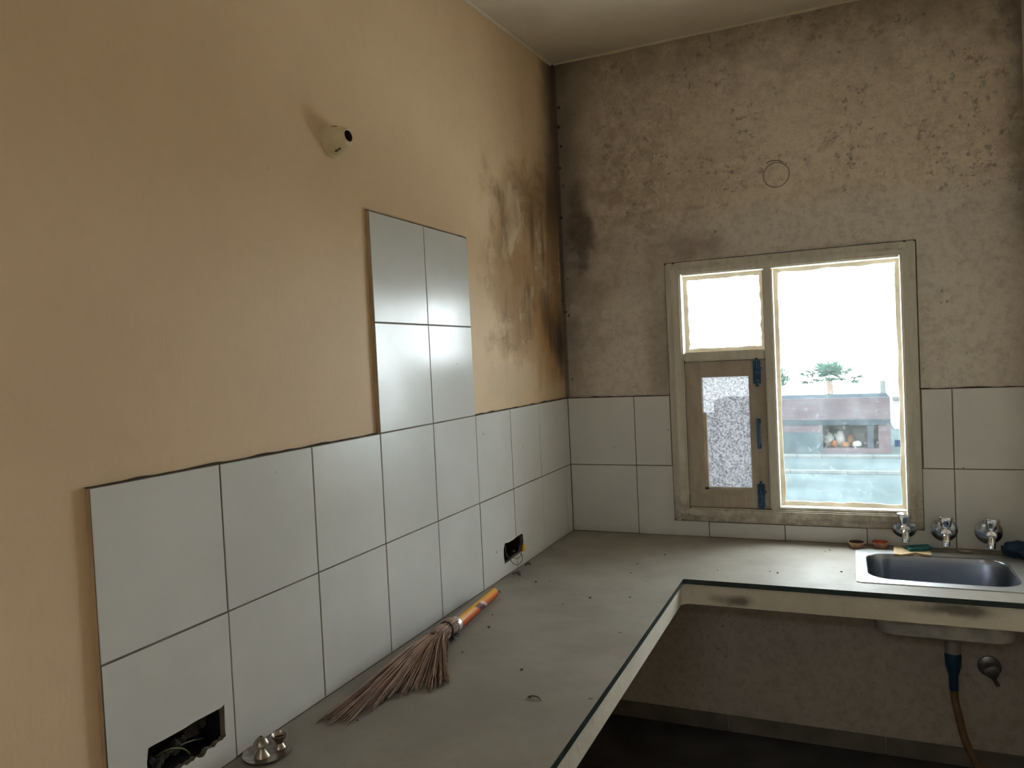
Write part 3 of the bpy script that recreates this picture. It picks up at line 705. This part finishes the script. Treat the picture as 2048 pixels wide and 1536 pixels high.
# ------------------------------------------------------------------ taps
def tap(x, z, label, rz=0.0, mat=None, flr=.0445):
    c = mat or M['chrome']; t = empty('wall_tap', T(x, 0, z)); tag(t, label, 'tap', 'taps in a row above the sink')
    bm = bmesh.new(); lathe(bm, [(.001, .0), (.001, flr), (-.004, flr), (-.010, flr * .82), (-.013, flr * .5), (-.014, .0)], 32, 'y'); link('flange', bm, M['flange'], t, smooth=True)
    bm = bmesh.new(); lathe(bm, [(-.010, .016), (-.035, .016), (-.038, .019), (-.060, .019), (-.066, .016), (-.070, 0)], 20, 'y'); link('body', bm, c, t, smooth=True)
    bm = bmesh.new(); lathe(bm, [(.010, .0125), (.020, .0125), (.022, .0165), (.054, .0245), (.0585, .0235), (.0600, .0)], 20, 'z', org=(0, -.05, 0)); link('knob', bm, c, t, smooth=True)
    bm = bmesh.new(); P = spline([(0, -.055, -.006), (0, -.072, -.010), (0, -.079, -.022), (0, -.080, -.042)], 5); tube(bm, P, [.0115 + .002 * (i / (len(P) - 1)) * (1 if i > 9 else 0) for i in range(len(P))], 14); link('spout', bm, c, t, smooth=True)
    t.rotation_euler = (0, rz, 0)
tap(4.452, .265, 'chrome wall tap at the lower corner of the window frame', -.03)
tap(4.895, .240, 'chrome wall tap just beside the vertical tile joint, between two others', .05)
tap(5.371, .235, 'chrome wall tap furthest from the window, towards the blue cloth', .10)
# stop cock under the worktop
v = empty('angle_valve', T(5.345, .04, -1.45)); tag(v, 'tarnished angle valve on the wall below the sink', 'valve')
bm = bmesh.new(); lathe(bm, [(.001, 0), (.001, .040), (-.005, .038), (-.010, .024), (-.012, 0)], 28, 'y'); link('flange', bm, M['old_chrome'], v, smooth=True)
bm = bmesh.new(); lathe(bm, [(-.008, .014), (-.04, .014), (-.042, .024), (-.062, .022), (-.066, 0)], 18, 'y'); link('knob', bm, M['old_chrome'], v, smooth=True)
bm = bmesh.new(); tube(bm, spline([(.002, -.028, -.004), (.008, -.032, -.03), (.022, -.034, -.058)], 4), [.011] * 5 + [.007] * 4, 12); link('outlet', bm, M['old_chrome'], v, smooth=True)

# ------------------------------------------------------------------ switch boxes in the left wall
def switch_box(b, label, wires, extra=None, rub=False):
    t = empty('switch_box', fnL((b[0] + b[1]) / 2, b[2], -PROUD)); tag(t, label, 'switch box'); o_ = t.location
    bm = bmesh.new(); g_ = -.004; y0, y1, z0, z1 = b[0] - g_, b[1] + g_, b[2] - g_, b[3] + g_
    th = .0015 / U
    box(bm, fnL(y0, z0, -.0695) - o_, fnL(y1, z1, -.067) - o_)
    for r_ in ((y0, y1, z0, z0 + th), (y0, y1, z1 - th, z1), (y0, y0 + th, z0, z1), (y1 - th, y1, z0, z1)): box(bm, fnL(r_[0], r_[2], -.067) - o_, fnL(r_[1], r_[3], -.014) - o_)
    link('metal_box', bm, M['box'], t)
    for pts, r, m in wires:
        bm = bmesh.new(); tube(bm, [q - o_ for q in spline(pts, 6)], r, 8); link('wire', bm, M[m], t, smooth=True)
    if rub:
        for i in range(9):
            bm = bmesh.new(); bmesh.ops.create_icosphere(bm, subdivisions=2, radius=random.uniform(.008, .016))
            for q in bm.verts: q.co *= 1 + .6 * mnoise.noise(q.co * 90 + Vector((i, 0, 0)))
            link('mortar_lump', bm, M['rubble'], t, fnL(b[0] + (b[1] - b[0]) * (.1 + .78 * i / 8), b[2] + .035 + (.02 + .10 * i / 8), -random.uniform(.03, .05)) - o_)
    if extra: extra(t, o_)
def W1(px, py, t): h_ = hit(280 + px / 10.24, 1390 + py / 10.24, 0, t / U); return T(h_.x, h_.y, h_.z)
switch_box(BX1, 'open black switch box hole with jagged edge in the tile beside the incense holder', [
    ([W1(200, 1340, -.045), W1(450, 1170, -.025), W1(680, 1095, -.018), W1(900, 1110, -.020), W1(1040, 1230, -.03), W1(1120, 1330, -.05)], .0016, 'wire_g'),
    ([W1(380, 1290, -.04), W1(650, 1140, -.03), W1(850, 1020, -.03), W1(1080, 930, -.03), W1(1290, 890, -.045)], .0014, 'wire_w'),
    ([W1(1450, 760, -.045), W1(1560, 850, -.03), W1(1640, 960, -.02)], .0014, 'wire_w')], rub=True)
def W2(px, py, t): h_ = hit(980 + px / 10.97, 1040 + py / 10.97, 0, t / U); return T(h_.x, h_.y, h_.z)
def ycap(t, o_):
    bm = bmesh.new(); q = W2(735, 600, .006)
    tube(bm, [W2(715, 690, .004) - o_, W2(725, 640, .006) - o_, q - o_, W2(750, 545, .005) - o_], [.004, .008, .009, .005], 10); link('wire_cap', bm, M['yellow'], t, smooth=True)
    bm = bmesh.new(); bmesh.ops.create_icosphere(bm, subdivisions=2, radius=.009)
    link('knockout', bm, M['wire_w'], t, W2(515, 690, -.035) - o_, smooth=True)
switch_box(BX2, 'open switch box with loose wires and a yellow cap in the tiles beyond the broom', [
    ([W2(390, 800, -.03), W2(440, 870, .004), W2(520, 960, .010), W2(600, 980, .012), W2(680, 930, .012), W2(715, 840, .010), W2(680, 720, .002), W2(640, 640, -.03)], .0013, 'wire_k'),
    ([W2(460, 780, -.03), W2(520, 830, .003), W2(600, 850, .008), W2(670, 790, .006), W2(690, 700, -.01)], .0011, 'wire_k'),
    ([W2(350, 560, -.02), W2(340, 650, -.008), W2(370, 780, -.012), W2(420, 830, -.03)], .0014, 'wire_w')], ycap)

# ------------------------------------------------------------------ lamp holder on the left wall
lh = empty('lamp_holder', T(-PROUD / U, -5.45, 4.50)); tag(lh, 'cream bakelite batten lamp holder without a bulb on the left wall', 'lamp holder')
lh.rotation_euler = (0, math.radians(-6), math.radians(-4))
bm = bmesh.new(); lathe(bm, [(-.003, .0), (-.003, .0405), (.005, .0405), (.006, .0375), (.012, .037), (.03, .0325), (.048, .0245), (.056, .0195), (.058, .0165), (.0565, .0142), (.03, .0140), (.03, 0)], 36, 'x', mis=[0] * 9 + [1, 1]); link('cover', bm, [M['bakelite'], M['socket']], lh, smooth=True)
for a in (118, -112, -25):
    bm = bmesh.new(); ca, sa = math.cos(math.radians(a)), math.sin(math.radians(a))
    pp = []
    for x_, r_ in ((.020, .0355), (.036, .0308)):
        for da in (-.10, .10):
            a2 = math.radians(a) + da; pp.append((x_, r_ * math.cos(a2), r_ * math.sin(a2)))
    vs_ = [bm.verts.new(Vector(q)) for q in (pp[0], pp[1], pp[3], pp[2])]; f = bm.faces.new(vs_)
    ex = bmesh.ops.extrude_face_region(bm, geom=[f]); bmesh.ops.translate(bm, verts=[q for q in ex['geom'] if isinstance(q, bmesh.types.BMVert)], vec=Vector((0, ca, sa)) * -.003)
    link('slot', bm, M['bakelite_dark'], lh)

# ------------------------------------------------------------------ painted-over round cover on the back wall
pc = empty('ceiling_rose_cover', T(3.07, PROUD / U, 4.905)); pc.name = 'round_cover_plate'
tag(pc, 'round painted-over cover plate on the mouldy wall above the window', 'cover plate')
bm = bmesh.new(); lathe(bm, [(.001, 0), (.001, .047), (-.0025, .047), (-.004, .0455), (-.0042, .0435), (-.003, .0425), (-.0035, 0)], 40, 'y'); link('plate', bm, M['mould'], pc, smooth=True)
bm = bmesh.new(); tube(bm, [(.0495 * math.cos(math.radians(a)), -.0005, .0495 * math.sin(math.radians(a))) for a in range(0, 360, 9)], .0012, 6, closed=True); link('shadow_gap', bm, M['grout'], pc)
bm = bmesh.new(); tube(bm, [(-.008 + .054 * math.cos(math.radians(a)), -.001, .004 + .054 * math.sin(math.radians(a))) for a in range(50, 130, 8)], .0013, 6); link('paint_crack', bm, M['ledge'], pc)

# ------------------------------------------------------------------ broom
RB = .068
A_ = hit(984, 1186, 2, RB); B_ = hit(906, 1250, 2, RB)
A3, B3 = T(A_.x + .01, A_.y, RB), T(B_.x + .02, B_.y, RB)
dirv = (A3 - B3).normalized(); broom = empty('hand_broom', Vector((B3.x, B3.y, Z0)), math.atan2(dirv.y, dirv.x))
tag(broom, 'brown grass hand broom with an orange printed sleeve lying along the tiled wall', 'broom')
LH = (A3 - B3).length; rb = RB * U
inv = Matrix.Rotation(-math.atan2(dirv.y, dirv.x), 3, 'Z')
def BL(v): return inv @ (Vector(v) - broom.location)     # world -> broom local; local +x runs up the handle
bm = bmesh.new(); lathe(bm, [(0, rb * 1.02), (.01, rb * 1.03), (LH * .5, rb * .97), (LH, rb * .9)], 24, 'x'); o = link('printed_sleeve', bm, M['sleeve'], broom, (0, 0, rb + .001), smooth=True)
bm = bmesh.new(); lathe(bm, [(-.012, rb * 1.05), (.008, rb * 1.06)], 24, 'x', org=(0, 0, rb + .001)); link('foil_band', bm, M['silver'], broom, smooth=True)
bm = bmesh.new(); lathe(bm, [(LH, rb * .9), (LH + .006, rb * .92), (LH + .007, rb * .6), (LH + .003, 0)], 20, 'x', org=(0, 0, rb + .001)); link('end_cap', bm, M['straw'], broom, smooth=True)
bm = bmesh.new(); tube(bm, [(LH + .004 + .018 * math.sin(a), .024 * math.cos(a), rb + .002) for a in [math.pi * i / 12 for i in range(13)]], .0016, 6); link('hanging_loop', bm, M['wire_k'], broom)
bm = bmesh.new()
prof = [(.0, .72), (-.01, .95), (-.03, 1.12), (-.05, 1.08), (-.06, .98), (-.066, .95), (-.075, 1.02), (-.10, 1.12), (-.125, 1.0), (-.14, .55), (-.15, .0)]
lathe(bm, [(x, r * rb) for x, r in reversed(prof)], 40, 'x', org=(0, 0, rb + .0065))
for q in bm.verts: q.co += Vector((0, q.co.y, q.co.z - rb)) * (.10 * math.sin(math.atan2(q.co.z - rb, q.co.y) * 17))
link('straw_neck', bm, M['straw'], broom, smooth=True)
bm = bmesh.new(); tube(bm, [(-.062 + .006 * math.sin(a), 1.09 * rb * math.cos(a), rb + .0065 + 1.09 * rb * math.sin(a)) for a in [2 * math.pi * i / 24 for i in range(24)]], .0022, 6, closed=True); link('tie_cord', bm, M['cord'], broom)
bm = bmesh.new()
for i in range(14):
    a = random.uniform(-.9, .5); p0 = Vector((-.06 - random.uniform(0, .02), -rb * .9, rb * .9)); p1 = p0 + Vector((random.uniform(-.035, .02), -random.uniform(.006, .022), -rb * .8 + random.uniform(0, .01)))
    tube(bm, [p0, p0.lerp(p1, .5) + Vector((0, -.004, .003)), p1], [.0012, .0022, .0005], 5)
link('cord_ends', bm, M['cord'], broom)
tips = [(1225, 900), (1222, 1010), (1215, 1100), (1130, 1125), (1040, 1140), (880, 1125), (790, 1150), (700, 1205), (600, 1270), (500, 1325), (400, 1370), (300, 1405), (180, 1440), (60, 1470)]
tipw = [BL(T(*hit(600 + x / 4.39, 1130 + y / 4.39, 2, .015))) for x, y in tips]
wallside = [BL(T(.03, hit(600 + x / 4.39, 1130 + y / 4.39, 0, 0.0).y, .0)) for x, y in ((790, 800), (560, 960), (330, 1250))]
cum = [0.0]
for a, b in zip(tipw[:-1], tipw[1:]): cum.append(cum[-1] + (b - a).length)
def tip_at(s_):
    d = s_ * cum[-1]
    for i in range(len(tipw) - 1):
        if d <= cum[i + 1]: return tipw[i].lerp(tipw[i + 1], (d - cum[i]) / (cum[i + 1] - cum[i]))
    return tipw[-1].copy()
bm = bmesh.new(); rnd = random.Random(3)
def wlim(p_):                                            # keep straws in front of the tiles
    w = Matrix.Rotation(math.atan2(dirv.y, dirv.x), 3, 'Z') @ p_ + broom.location
    if w.x < .004:
        w.x = .004 + rnd.uniform(0, .004)
        return inv @ (w - broom.location)
    return p_
clumps = [(rnd.random(), rnd.uniform(.84, 1.03), rnd.gauss(0, .010)) for _ in range(46)]
for i in range(900):
    cs, ck, cj = clumps[rnd.randrange(46)]
    if rnd.random() < .22: cs, ck, cj = rnd.random(), rnd.uniform(.6, 1.0), 0.0
    s_ = min(1, max(0, cs + rnd.gauss(0, .010)))
    tp = tip_at(s_); k = ck * rnd.uniform(.94, 1.0)
    lay = rnd.random()
    p0 = Vector((-.066, -rb * .78 + s_ * 1.56 * rb + rnd.uniform(-.004, .004), rb + .003 + rnd.uniform(-.9, .9) * rb * .8))
    dest = p0.lerp(Vector((tp.x, tp.y, 0)), k)
    dest += Vector((rnd.gauss(0, .003), cj + rnd.gauss(0, .003), 0)); dest.z = .0026 + lay * .008
    m1 = p0.lerp(dest, .33) + Vector((0, (p0.y - dest.y) * .10, 0)); m1.z = .006 + (p0.z) * .62 + lay * .016
    m2 = p0.lerp(dest, .68) + Vector((0, (p0.y - dest.y) * .06, 0)) + Vector((rnd.gauss(0, .003), rnd.gauss(0, .003), 0)); m2.z = .004 + p0.z * .26 + lay * .014
    pts = [wlim(q) for q in spline([p0, m1, m2, dest], 3)]
    r0 = rnd.uniform(.0009, .0017)
    tube(bm, pts, [r0 * (1 - .6 * j / (len(pts) - 1)) for j in range(len(pts))], 3, cap=False, mi=(0 if lay > .78 else 1 if lay > .45 else 2 if rnd.random() < .6 else 3))
br_ = link('bristles', bm, [M['straw0'], M['straw1'], M['straw2'], M['straw3']], broom, normals=False); br_['kind'] = 'stuff'

# ------------------------------------------------------------------ incense holder
ih_ = hit(533, 1503, 2, 0.02)
ih = empty('incense_holder', T(max(.165, ih_.x), ih_.y, 0)); tag(ih, 'stained steel incense holder with a knob and a small cup on a round tray', 'incense holder')
bm = bmesh.new(); lathe(bm, [(.0005, 0), (.0005, .038), (.004, .047), (.006, .0475), (.0055, .045), (.003, .038), (.0022, 0)], 40); link('tray', bm, M['steel_old'], ih, smooth=True)
ax_ = Vector((RT.x, RT.y, 0)).normalized(); bx_ = Vector((fwd.x, fwd.y, 0)).normalized()
p1 = -ax_ * .006 - bx_ * .010; p2 = ax_ * .020 + bx_ * .022
bm = bmesh.new(); lathe(bm, [(.002, .016), (.006, .0145), (.016, .0075), (.021, .0065), (.0235, .011), (.027, .0158), (.031, .0150), (.038, .0105), (.042, .0055), (.043, .0028), (.038, .0022), (.037, 0)], 28, org=p1, mis=[0] * 9 + [1, 1]); link('incense_knob', bm, [M['steel_old'], M['socket']], ih, smooth=True)
bm = bmesh.new(); lathe(bm, [(.002, .0135), (.005, .012), (.012, .0075), (.016, .0085), (.022, .0135), (.030, .0165), (.0305, .0155), (.023, .0118), (.017, .006), (.016, 0)], 28, org=p2, mis=[0] * 7 + [1, 1]); link('incense_cup', bm, [M['steel_old'], M['soot']], ih, smooth=True)

# ------------------------------------------------------------------ little things round the sink
def diya(px, py, inner, label, r=.030):
    h_ = hit(px, py, 2, .012); o = empty('clay_bowl', T(h_.x, min(h_.y, -.14), 0) + Vector((0, 0, .0)))
    if h_.x > SKX0 and h_.y < SKY1: o.location.z += .003
    tag(o, label, 'bowl', 'small clay bowls beside the sink')
    bm = bmesh.new(); lathe(bm, [(.0, 0), (.0, r * .55), (.008, r * .78), (.022, r), (.0245, r * .99), (.024, r * .9), (.012, r * .68), (.005, r * .4), (.0045, 0)], 26, mis=[0] * 5 + [1] * 3); link('shell', bm, [M['clay'], inner], o, smooth=True)
diya(1713, 1094, M['soot'], 'small pale clay bowl with a blackened inside at the sink corner')
diya(1760, 1093, M['clay_red'], 'small clay bowl with a bright red inside at the sink edge', .031)
def flat(name, px, z0, th, mat, label, cat, bev=.0):
    P_ = [hit(1680 + x / 9.31, 1060 + y / 9.31, 2, z0 / U) for x, y in px]
    c = sum((Vector((q.x, q.y, 0)) for q in P_), Vector()) / len(P_); e = T(c.x, c.y, 0) + Vector((0, 0, z0))
    bm = bmesh.new(); slab(bm, [[(q.x, q.y) for q in P_]], lambda a, b, t: T(a, b, 0) + Vector((0, 0, t + z0)) - e, 0, th)
    if bev: bmesh.ops.bevel(bm, geom=[q for q in bm.edges if q.is_boundary is False and abs(q.verts[0].co.z - q.verts[1].co.z) < 1e-6], offset=bev, segments=2, affect='EDGES')
    return tag(link(name, bm, mat, None, e), label, cat)
flat('wooden_spatula', [(1000, 330), (1130, 340), (1215, 395), (1400, 420), (1560, 408), (1700, 440), (1700, 505), (1560, 482), (1400, 455), (1260, 478), (1130, 490), (1000, 478)], .0032, .007, M['wood'], 'pale wooden spatula lying on the back rim of the sink', 'spatula')
flat('scouring_pad', [(1215, 335), (1640, 310), (1715, 365), (1600, 395), (1300, 402)], .0105, .010, M['teal'], 'teal scouring pad lying on the wooden spatula behind the sink', 'scouring pad')
h_ = hit(1926, 1101, 2, 0.005); bm = bmesh.new()
tube(bm, [(-.022, .006, .006), (-.012, -.004, .007), (.004, -.008, .007), (.020, -.003, .006), (.026, .004, .005)], [.003, .0058, .0066, .0055, .003], 10)
tag(link('soap_sliver', bm, M['soap'], None, T(h_.x, -.16, 0), smooth=True), 'curved pale sliver of dry soap behind the sink', 'soap')
bm = bmesh.new(); bmesh.ops.create_icosphere(bm, subdivisions=4, radius=.052)
for q in bm.verts:
    k = mnoise.noise(q.co * 30) * .35 + mnoise.noise(q.co * 75) * .16
    q.co *= 1 + k; q.co.z = max(q.co.z * .62, -.024); 
tag(link('blue_cloth', bm, M['cloth'], None, T(5.69, -.24, 0) + Vector((-.010, 0, .025)), smooth=True), 'crumpled dark blue cloth lying in the corner behind the sink', 'cloth')
# litter on the worktop
def leafobj(px, py, ln, rz, label):
    h_ = hit(px, py, 2, .004); bm = bmesh.new(); N = 8; rows = []
    for i in range(N + 1):
        t = i / N; w_ = ln * .20 * math.sin(math.pi * min(.98, max(.04, t))) ; z_ = .003 + .010 * math.sin(t * 2.6)
        rows.append([bm.verts.new((ln * (t - .5), s_ * w_, z_ + abs(s_) * .006 + k)) for s_, k in ((-1, 0), (0, -.0015), (1, 0), (1, .0008), (0, -.0007), (-1, .0008))])
    for A, B in zip(rows[:-1], rows[1:]):
        for j in range(6): bm.faces.new((A[j], A[(j + 1) % 6], B[(j + 1) % 6], B[j]))
    bm.faces.new(rows[0]); bm.faces.new(list(reversed(rows[-1])))
    o = tag(link('dry_leaf', bm, M['leaf'], None, T(max(h_.x, .09), h_.y, 0) + Vector((0, 0, -.001))), label, 'leaf'); o.rotation_euler = (0, 0, rz)
leafobj(1033, 1153, .058, math.radians(-35), 'curled dry leaf on the worktop under the yellow-capped switch box')
leafobj(1056, 1134, .030, math.radians(-20), 'small dry leaf scrap at the foot of the tiles')
bm = bmesh.new(); tube(bm, spline([(-.017, 0, .002), (-.008, .005, .004), (.006, .003, .005), (.017, -.003, .002)], 4), .0022, 6)
h_ = hit(1069, 1398, 2, 0); tag(link('curled_scrap', bm, M['leaf'], None, T(h_.x, h_.y, 0)), 'tiny curled scrap in the middle of the worktop', 'scrap')
cr = [(978, 1255), (1072, 1164), (1100, 1163), (925, 1305), (1043, 1340), (1060, 1395), (1180, 1196), (1262, 1146), (1275, 1128), (1260, 1195), (1330, 1110), (1435, 1140), (1540, 1143), (1555, 1146), (1650, 1103), (1683, 1144), (1660, 1101), (716, 1441), (985, 1230)]
bm = bmesh.new(); bmesh.ops.create_icosphere(bm, subdivisions=1, radius=.0035)
for q in bm.verts: q.co *= 1 + .4 * mnoise.noise(q.co * 400); q.co.z = max(q.co.z * .7, -.0012)
cm = None
for x, y in cr:
    h_ = hit(x, y, 2, 0)
    if cm is None: o = link('crumb', bm, M['crumb']); cm = o.data
    else: o = bpy.data.objects.new('crumb', cm); COL.objects.link(o)
    k = random.uniform(.6, 1.25); o.scale = (k * random.uniform(.8, 1.6), k, k); o.rotation_euler = (0, 0, random.uniform(0, 6)); o.location = T(h_.x, h_.y, 0) + Vector((0, 0, .0011 * k))
    tag(o, 'tiny dark crumb of dirt lying on the grey worktop', 'crumb', 'crumbs scattered over the worktop')

# ------------------------------------------------------------------ outdoors
GZ = -3.2
def ox(sl, y): return CAM.x + sl * (y - CAM.y)
def oz(sl, y): return CAM.z + sl * (y - CAM.y)
tag(boxobj('ground', (-150, -60, GZ - .3), (150, 58, GZ), M['road']), 'pale ground outside the window', kind='structure')
tag(boxobj('bounce_roof', (-6, .36, -.95), (9, 7.4, -.70), M['bounce_white']), 'unseen white roof added below the window to bounce light in', kind='structure')  # out of view, added to reflect sky light up through the window
tag(boxobj('bounce_terrace', (XR * U + .215, -9, -.35), (XR * U + 7, 0, -.03), M['bounce_white']), 'unseen white terrace added to bounce daylight through the doorway', kind='structure')  # added reflector outside the doorway, brightens ceiling and upper walls
for yy, nm, lb in ((32.0, 'kerb', 'long low white kerb at the foot of the brick building'), (27.6, 'kerb', 'long low white kerb nearer the window across the road')):
    e = empty('kerb', (0, yy, GZ)); tag(e, lb, 'kerb', 'white kerbs along the road')
    for i in range(-14, 15): boxobj('kerb_stone', (i * 1.0 + .01, 0, 0), (i * 1.0 + .99, .18, .12), M['kerb'], e, .01)
BY = 33.5; bx0, bx1 = ox(-.16, BY), ox(.0437, BY); bz1 = oz(-.0636, BY); hx0, hx1, hz0, hz1 = ox(-.031, BY), ox(.0305, BY), oz(-.1245, BY), oz(-.0962, BY)
bb = empty('brick_building', ((bx0 + bx1) / 2, BY, GZ)); bo = bb.location; tag(bb, 'low unfinished brick building with a wide opening seen through the window', 'building')
bm = bmesh.new(); slab(bm, [rect(bx0, bx1, GZ, bz1), rect(hx0, hx1, hz0, hz1)], lambda a, b, t: Vector((a, BY - t, b)) - bo, 0, -.25); link('brick_wall', bm, M['brick'], bb)
bz = oz(-.0895, BY); boxobj('concrete_band', Vector((bx0, BY - .03, hz1 - .002)) - bo, Vector((bx1, BY + .05, bz)) - bo, M['concrete'], bb)
boxobj('plaster_panel', Vector((bx0, BY - .04, GZ)) - bo, Vector((hx0 - .01, BY + .05, oz(-.105, BY))) - bo, M['grey_plaster'], bb)
boxobj('side_wall', Vector((bx1 - .25, BY + .25, GZ)) - bo, Vector((bx1, BY + 3.2, bz1 - .02)) - bo, M['brick'], bb)
boxobj('roof', Vector((bx0, BY + .2, bz1 - .15)) - bo, Vector((bx1, BY + 3.2, bz1)) - bo, M['concrete'], bb)
boxobj('back_wall', Vector((bx0, BY + 2.95, GZ)) - bo, Vector((bx1 - .25, BY + 3.2, bz1 - .15)) - bo, M['inside'], bb)
boxobj('opening_post', Vector((hx1 - .45, BY + .02, hz0)) - bo, Vector((hx1 - .2, BY + .2, hz1)) - bo, M['concrete'], bb)
boxobj('shelf', Vector((hx0 - .1, BY + .26, hz0 - .08)) - bo, Vector((hx1 + .1, BY + 1.3, hz0 - .02)) - bo, M['concrete'], bb)
for i, (fx, w_, h0, m_, lb, l2) in enumerate(((.11, .21, .62, 'sack1', 'bulky white sack at the left end of the brick opening', 0), (.31, .22, .72, 'sack1', 'tall white sack beside the orange bundles in the brick opening', 0), (.50, .17, .55, 'sack2', 'orange bundle in the middle of the brick opening', 0), (.20, .17, .34, 'sack2', 'small low orange bundle in front of the white sacks', 1), (.62, .22, .3, 'sack1', 'flat pale sack lying low near the opening post', 1), (.40, .2, .26, 'sack2', 'flat orange bundle low in front of the tall sack', 1))):
    bm = bmesh.new(); bmesh.ops.create_icosphere(bm, subdivisions=3, radius=1)
    for q in bm.verts: q.co *= 1 + .22 * mnoise.noise(q.co * 2.3 + Vector((i * 7, 0, 0)))
    for q in bm.verts: q.co = Vector((q.co.x * w_ * .9, q.co.y * .2, max(q.co.z, -.82) * h0 * .55 + .82 * h0 * .55))
    tag(link('sack', bm, M[m_], None, (hx0 + (hx1 - hx0) * fx, BY + (1.02 if not l2 else .52), hz0 - .022), smooth=True), lb, 'sack', 'sacks in the brick opening')
# white neighbour, blue sheet gate, pole
wy = 44.0; wx0 = ox(.0475, wy)
wh = empty('white_building', (wx0 + 4, wy, GZ)); tag(wh, 'plain white rendered building beyond the brick one', 'building')
boxobj('wall', Vector((wx0, wy, GZ)) - wh.location, Vector((wx0 + 9, wy + 6, oz(-.067, wy))) - wh.location, M['white_wall'], wh)
boxobj('parapet', Vector((wx0 - .05, wy - .1, oz(-.067, wy))) - wh.location, Vector((wx0 + 9, wy + .1, oz(-.0635, wy))) - wh.location, M['kerb'], wh)
gy = 36.0; gx0 = ox(.0475, gy)
ga = empty('blue_gate', (gx0 + 1.2, gy, GZ)); tag(ga, 'blue sheet metal gate beside the brick building', 'gate')
for i in range(4): boxobj('sheet', Vector((gx0 + .6 * i, gy, oz(-.139, gy))) - ga.location, Vector((gx0 + .6 * i + .59, gy + .04, oz(-.1145, gy))) - ga.location, M['blue_gate'], ga)
boxobj('plinth', Vector((gx0, gy - .05, GZ)) - ga.location, Vector((gx0 + 2.4, gy + .15, oz(-.1385, gy))) - ga.location, M['white_wall'], ga)
py_ = 40.0; pl = empty('utility_pole', (ox(.0368, py_), py_, GZ)); tag(pl, 'slim pale pole standing behind the brick building', 'pole')
bm = bmesh.new(); lathe(bm, [(0, .16), (oz(-.044, py_) - GZ, .12)], 12); link('post', bm, M['kerb'], pl, smooth=True)
bm = bmesh.new(); zz = oz(-.05, py_) - GZ; tube(bm, [(0, 0, zz), (3, 0, zz - .12), (6.5, 0, zz - .06)], .02, 6); link('cable', bm, M['kerb'], pl)
# fan palm
ty = 40.5; pt = empty('fan_palm', (ox(-.0215, ty), ty, GZ)); tag(pt, 'pale green fan palm rising behind the brick building', 'palm')
ch = oz(-.0400, ty) - GZ
bm = bmesh.new(); tube(bm, [(0.12, 0, 0), (.05, 0, ch * .5), (0, 0, ch)], [.22, .17, .15], 10); link('trunk', bm, M['bark'], pt, smooth=True)
rnd = random.Random(11)
def frond(az, el, ln, fan):
    bm = bmesh.new(); d = Vector((math.cos(az) * math.cos(el), math.sin(az) * math.cos(el), math.sin(el)))
    p0 = Vector((0, 0, ch)); p2 = p0 + d * ln; p2.z -= .18 * ln
    tube(bm, [p0, p0.lerp(p2, .5) + Vector((0, 0, .10 * ln)), p2], .018, 5)
    sidev = d.cross(Vector((0, 0, 1))).normalized(); upv = sidev.cross(d).normalized()
    for k in range(13):
        a = math.radians(-115 + 230 * k / 12); v_ = d * math.cos(a) + sidev * math.sin(a); v_ = (v_ + upv * rnd.uniform(-.12, .25)).normalized()
        L_ = fan * rnd.uniform(.8, 1.05); w_ = sidev * math.cos(a) - d * math.sin(a); w_ = w_ * fan * .11
        pA, pB, pC = p2, p2 + v_ * L_ * .55, p2 + v_ * L_ + Vector((0, 0, -.12 * fan))
        q = [bm.verts.new(x) for x in (pA, pB + w_ + upv * .01, pC, pB - w_ + upv * .01)]; r2 = [bm.verts.new(x - upv * .012) for x in (pA, pB + w_, pC, pB - w_)]
        bm.faces.new(q); bm.faces.new(list(reversed(r2)))
        for j in range(4): bm.faces.new((q[j], q[(j + 1) % 4], r2[(j + 1) % 4], r2[j]))
    link('frond', bm, M['palm_leaf'], pt)
for az, el, ln, fan in ((95, 70, .55, .75), (60, 48, .8, .7), (130, 50, .8, .66), (178, 22, 1.25, .62), (160, 2, 1.1, .6), (205, 30, 1.0, .6), (2, 12, 1.3, .62), (-22, 2, 1.1, .62), (22, 30, 1.0, .6), (-60, 10, .8, .62), (-120, 8, .8, .6), (80, 25, .8, .6), (-90, 40, .6, .6), (270, 70, .45, .62), (40, 62, .7, .6), (150, 62, .7, .6)):
    frond(math.radians(az), math.radians(el), ln, fan)
lt = empty('leafy_tree', (ox(-.082, 46), 46, GZ)); tag(lt, 'pale leafy tree at the far end behind the brick building', 'tree')
lz = oz(-.036, 46) - GZ
bm = bmesh.new(); tube(bm, [(0, 0, 0), (0, 0, lz)], [.18, .1], 8); link('trunk', bm, M['bark'], lt)
bm = bmesh.new()
for i in range(420):
    d = Vector((rnd.gauss(0, 1), rnd.gauss(0, 1), rnd.gauss(0, 1))).normalized() * (rnd.random() ** .4) * .8; d.z *= .75
    c_ = Vector((0, 0, lz)) + d; u_ = Vector((rnd.gauss(0, 1), rnd.gauss(0, 1), rnd.gauss(0, 1))).normalized() * .13; v_ = u_.orthogonal().normalized() * .06
    bm.faces.new([bm.verts.new(c_ + q) for q in (u_, v_, -u_, -v_)])
link('foliage', bm, M['palm_leaf'], lt, normals=False)['kind'] = 'stuff'
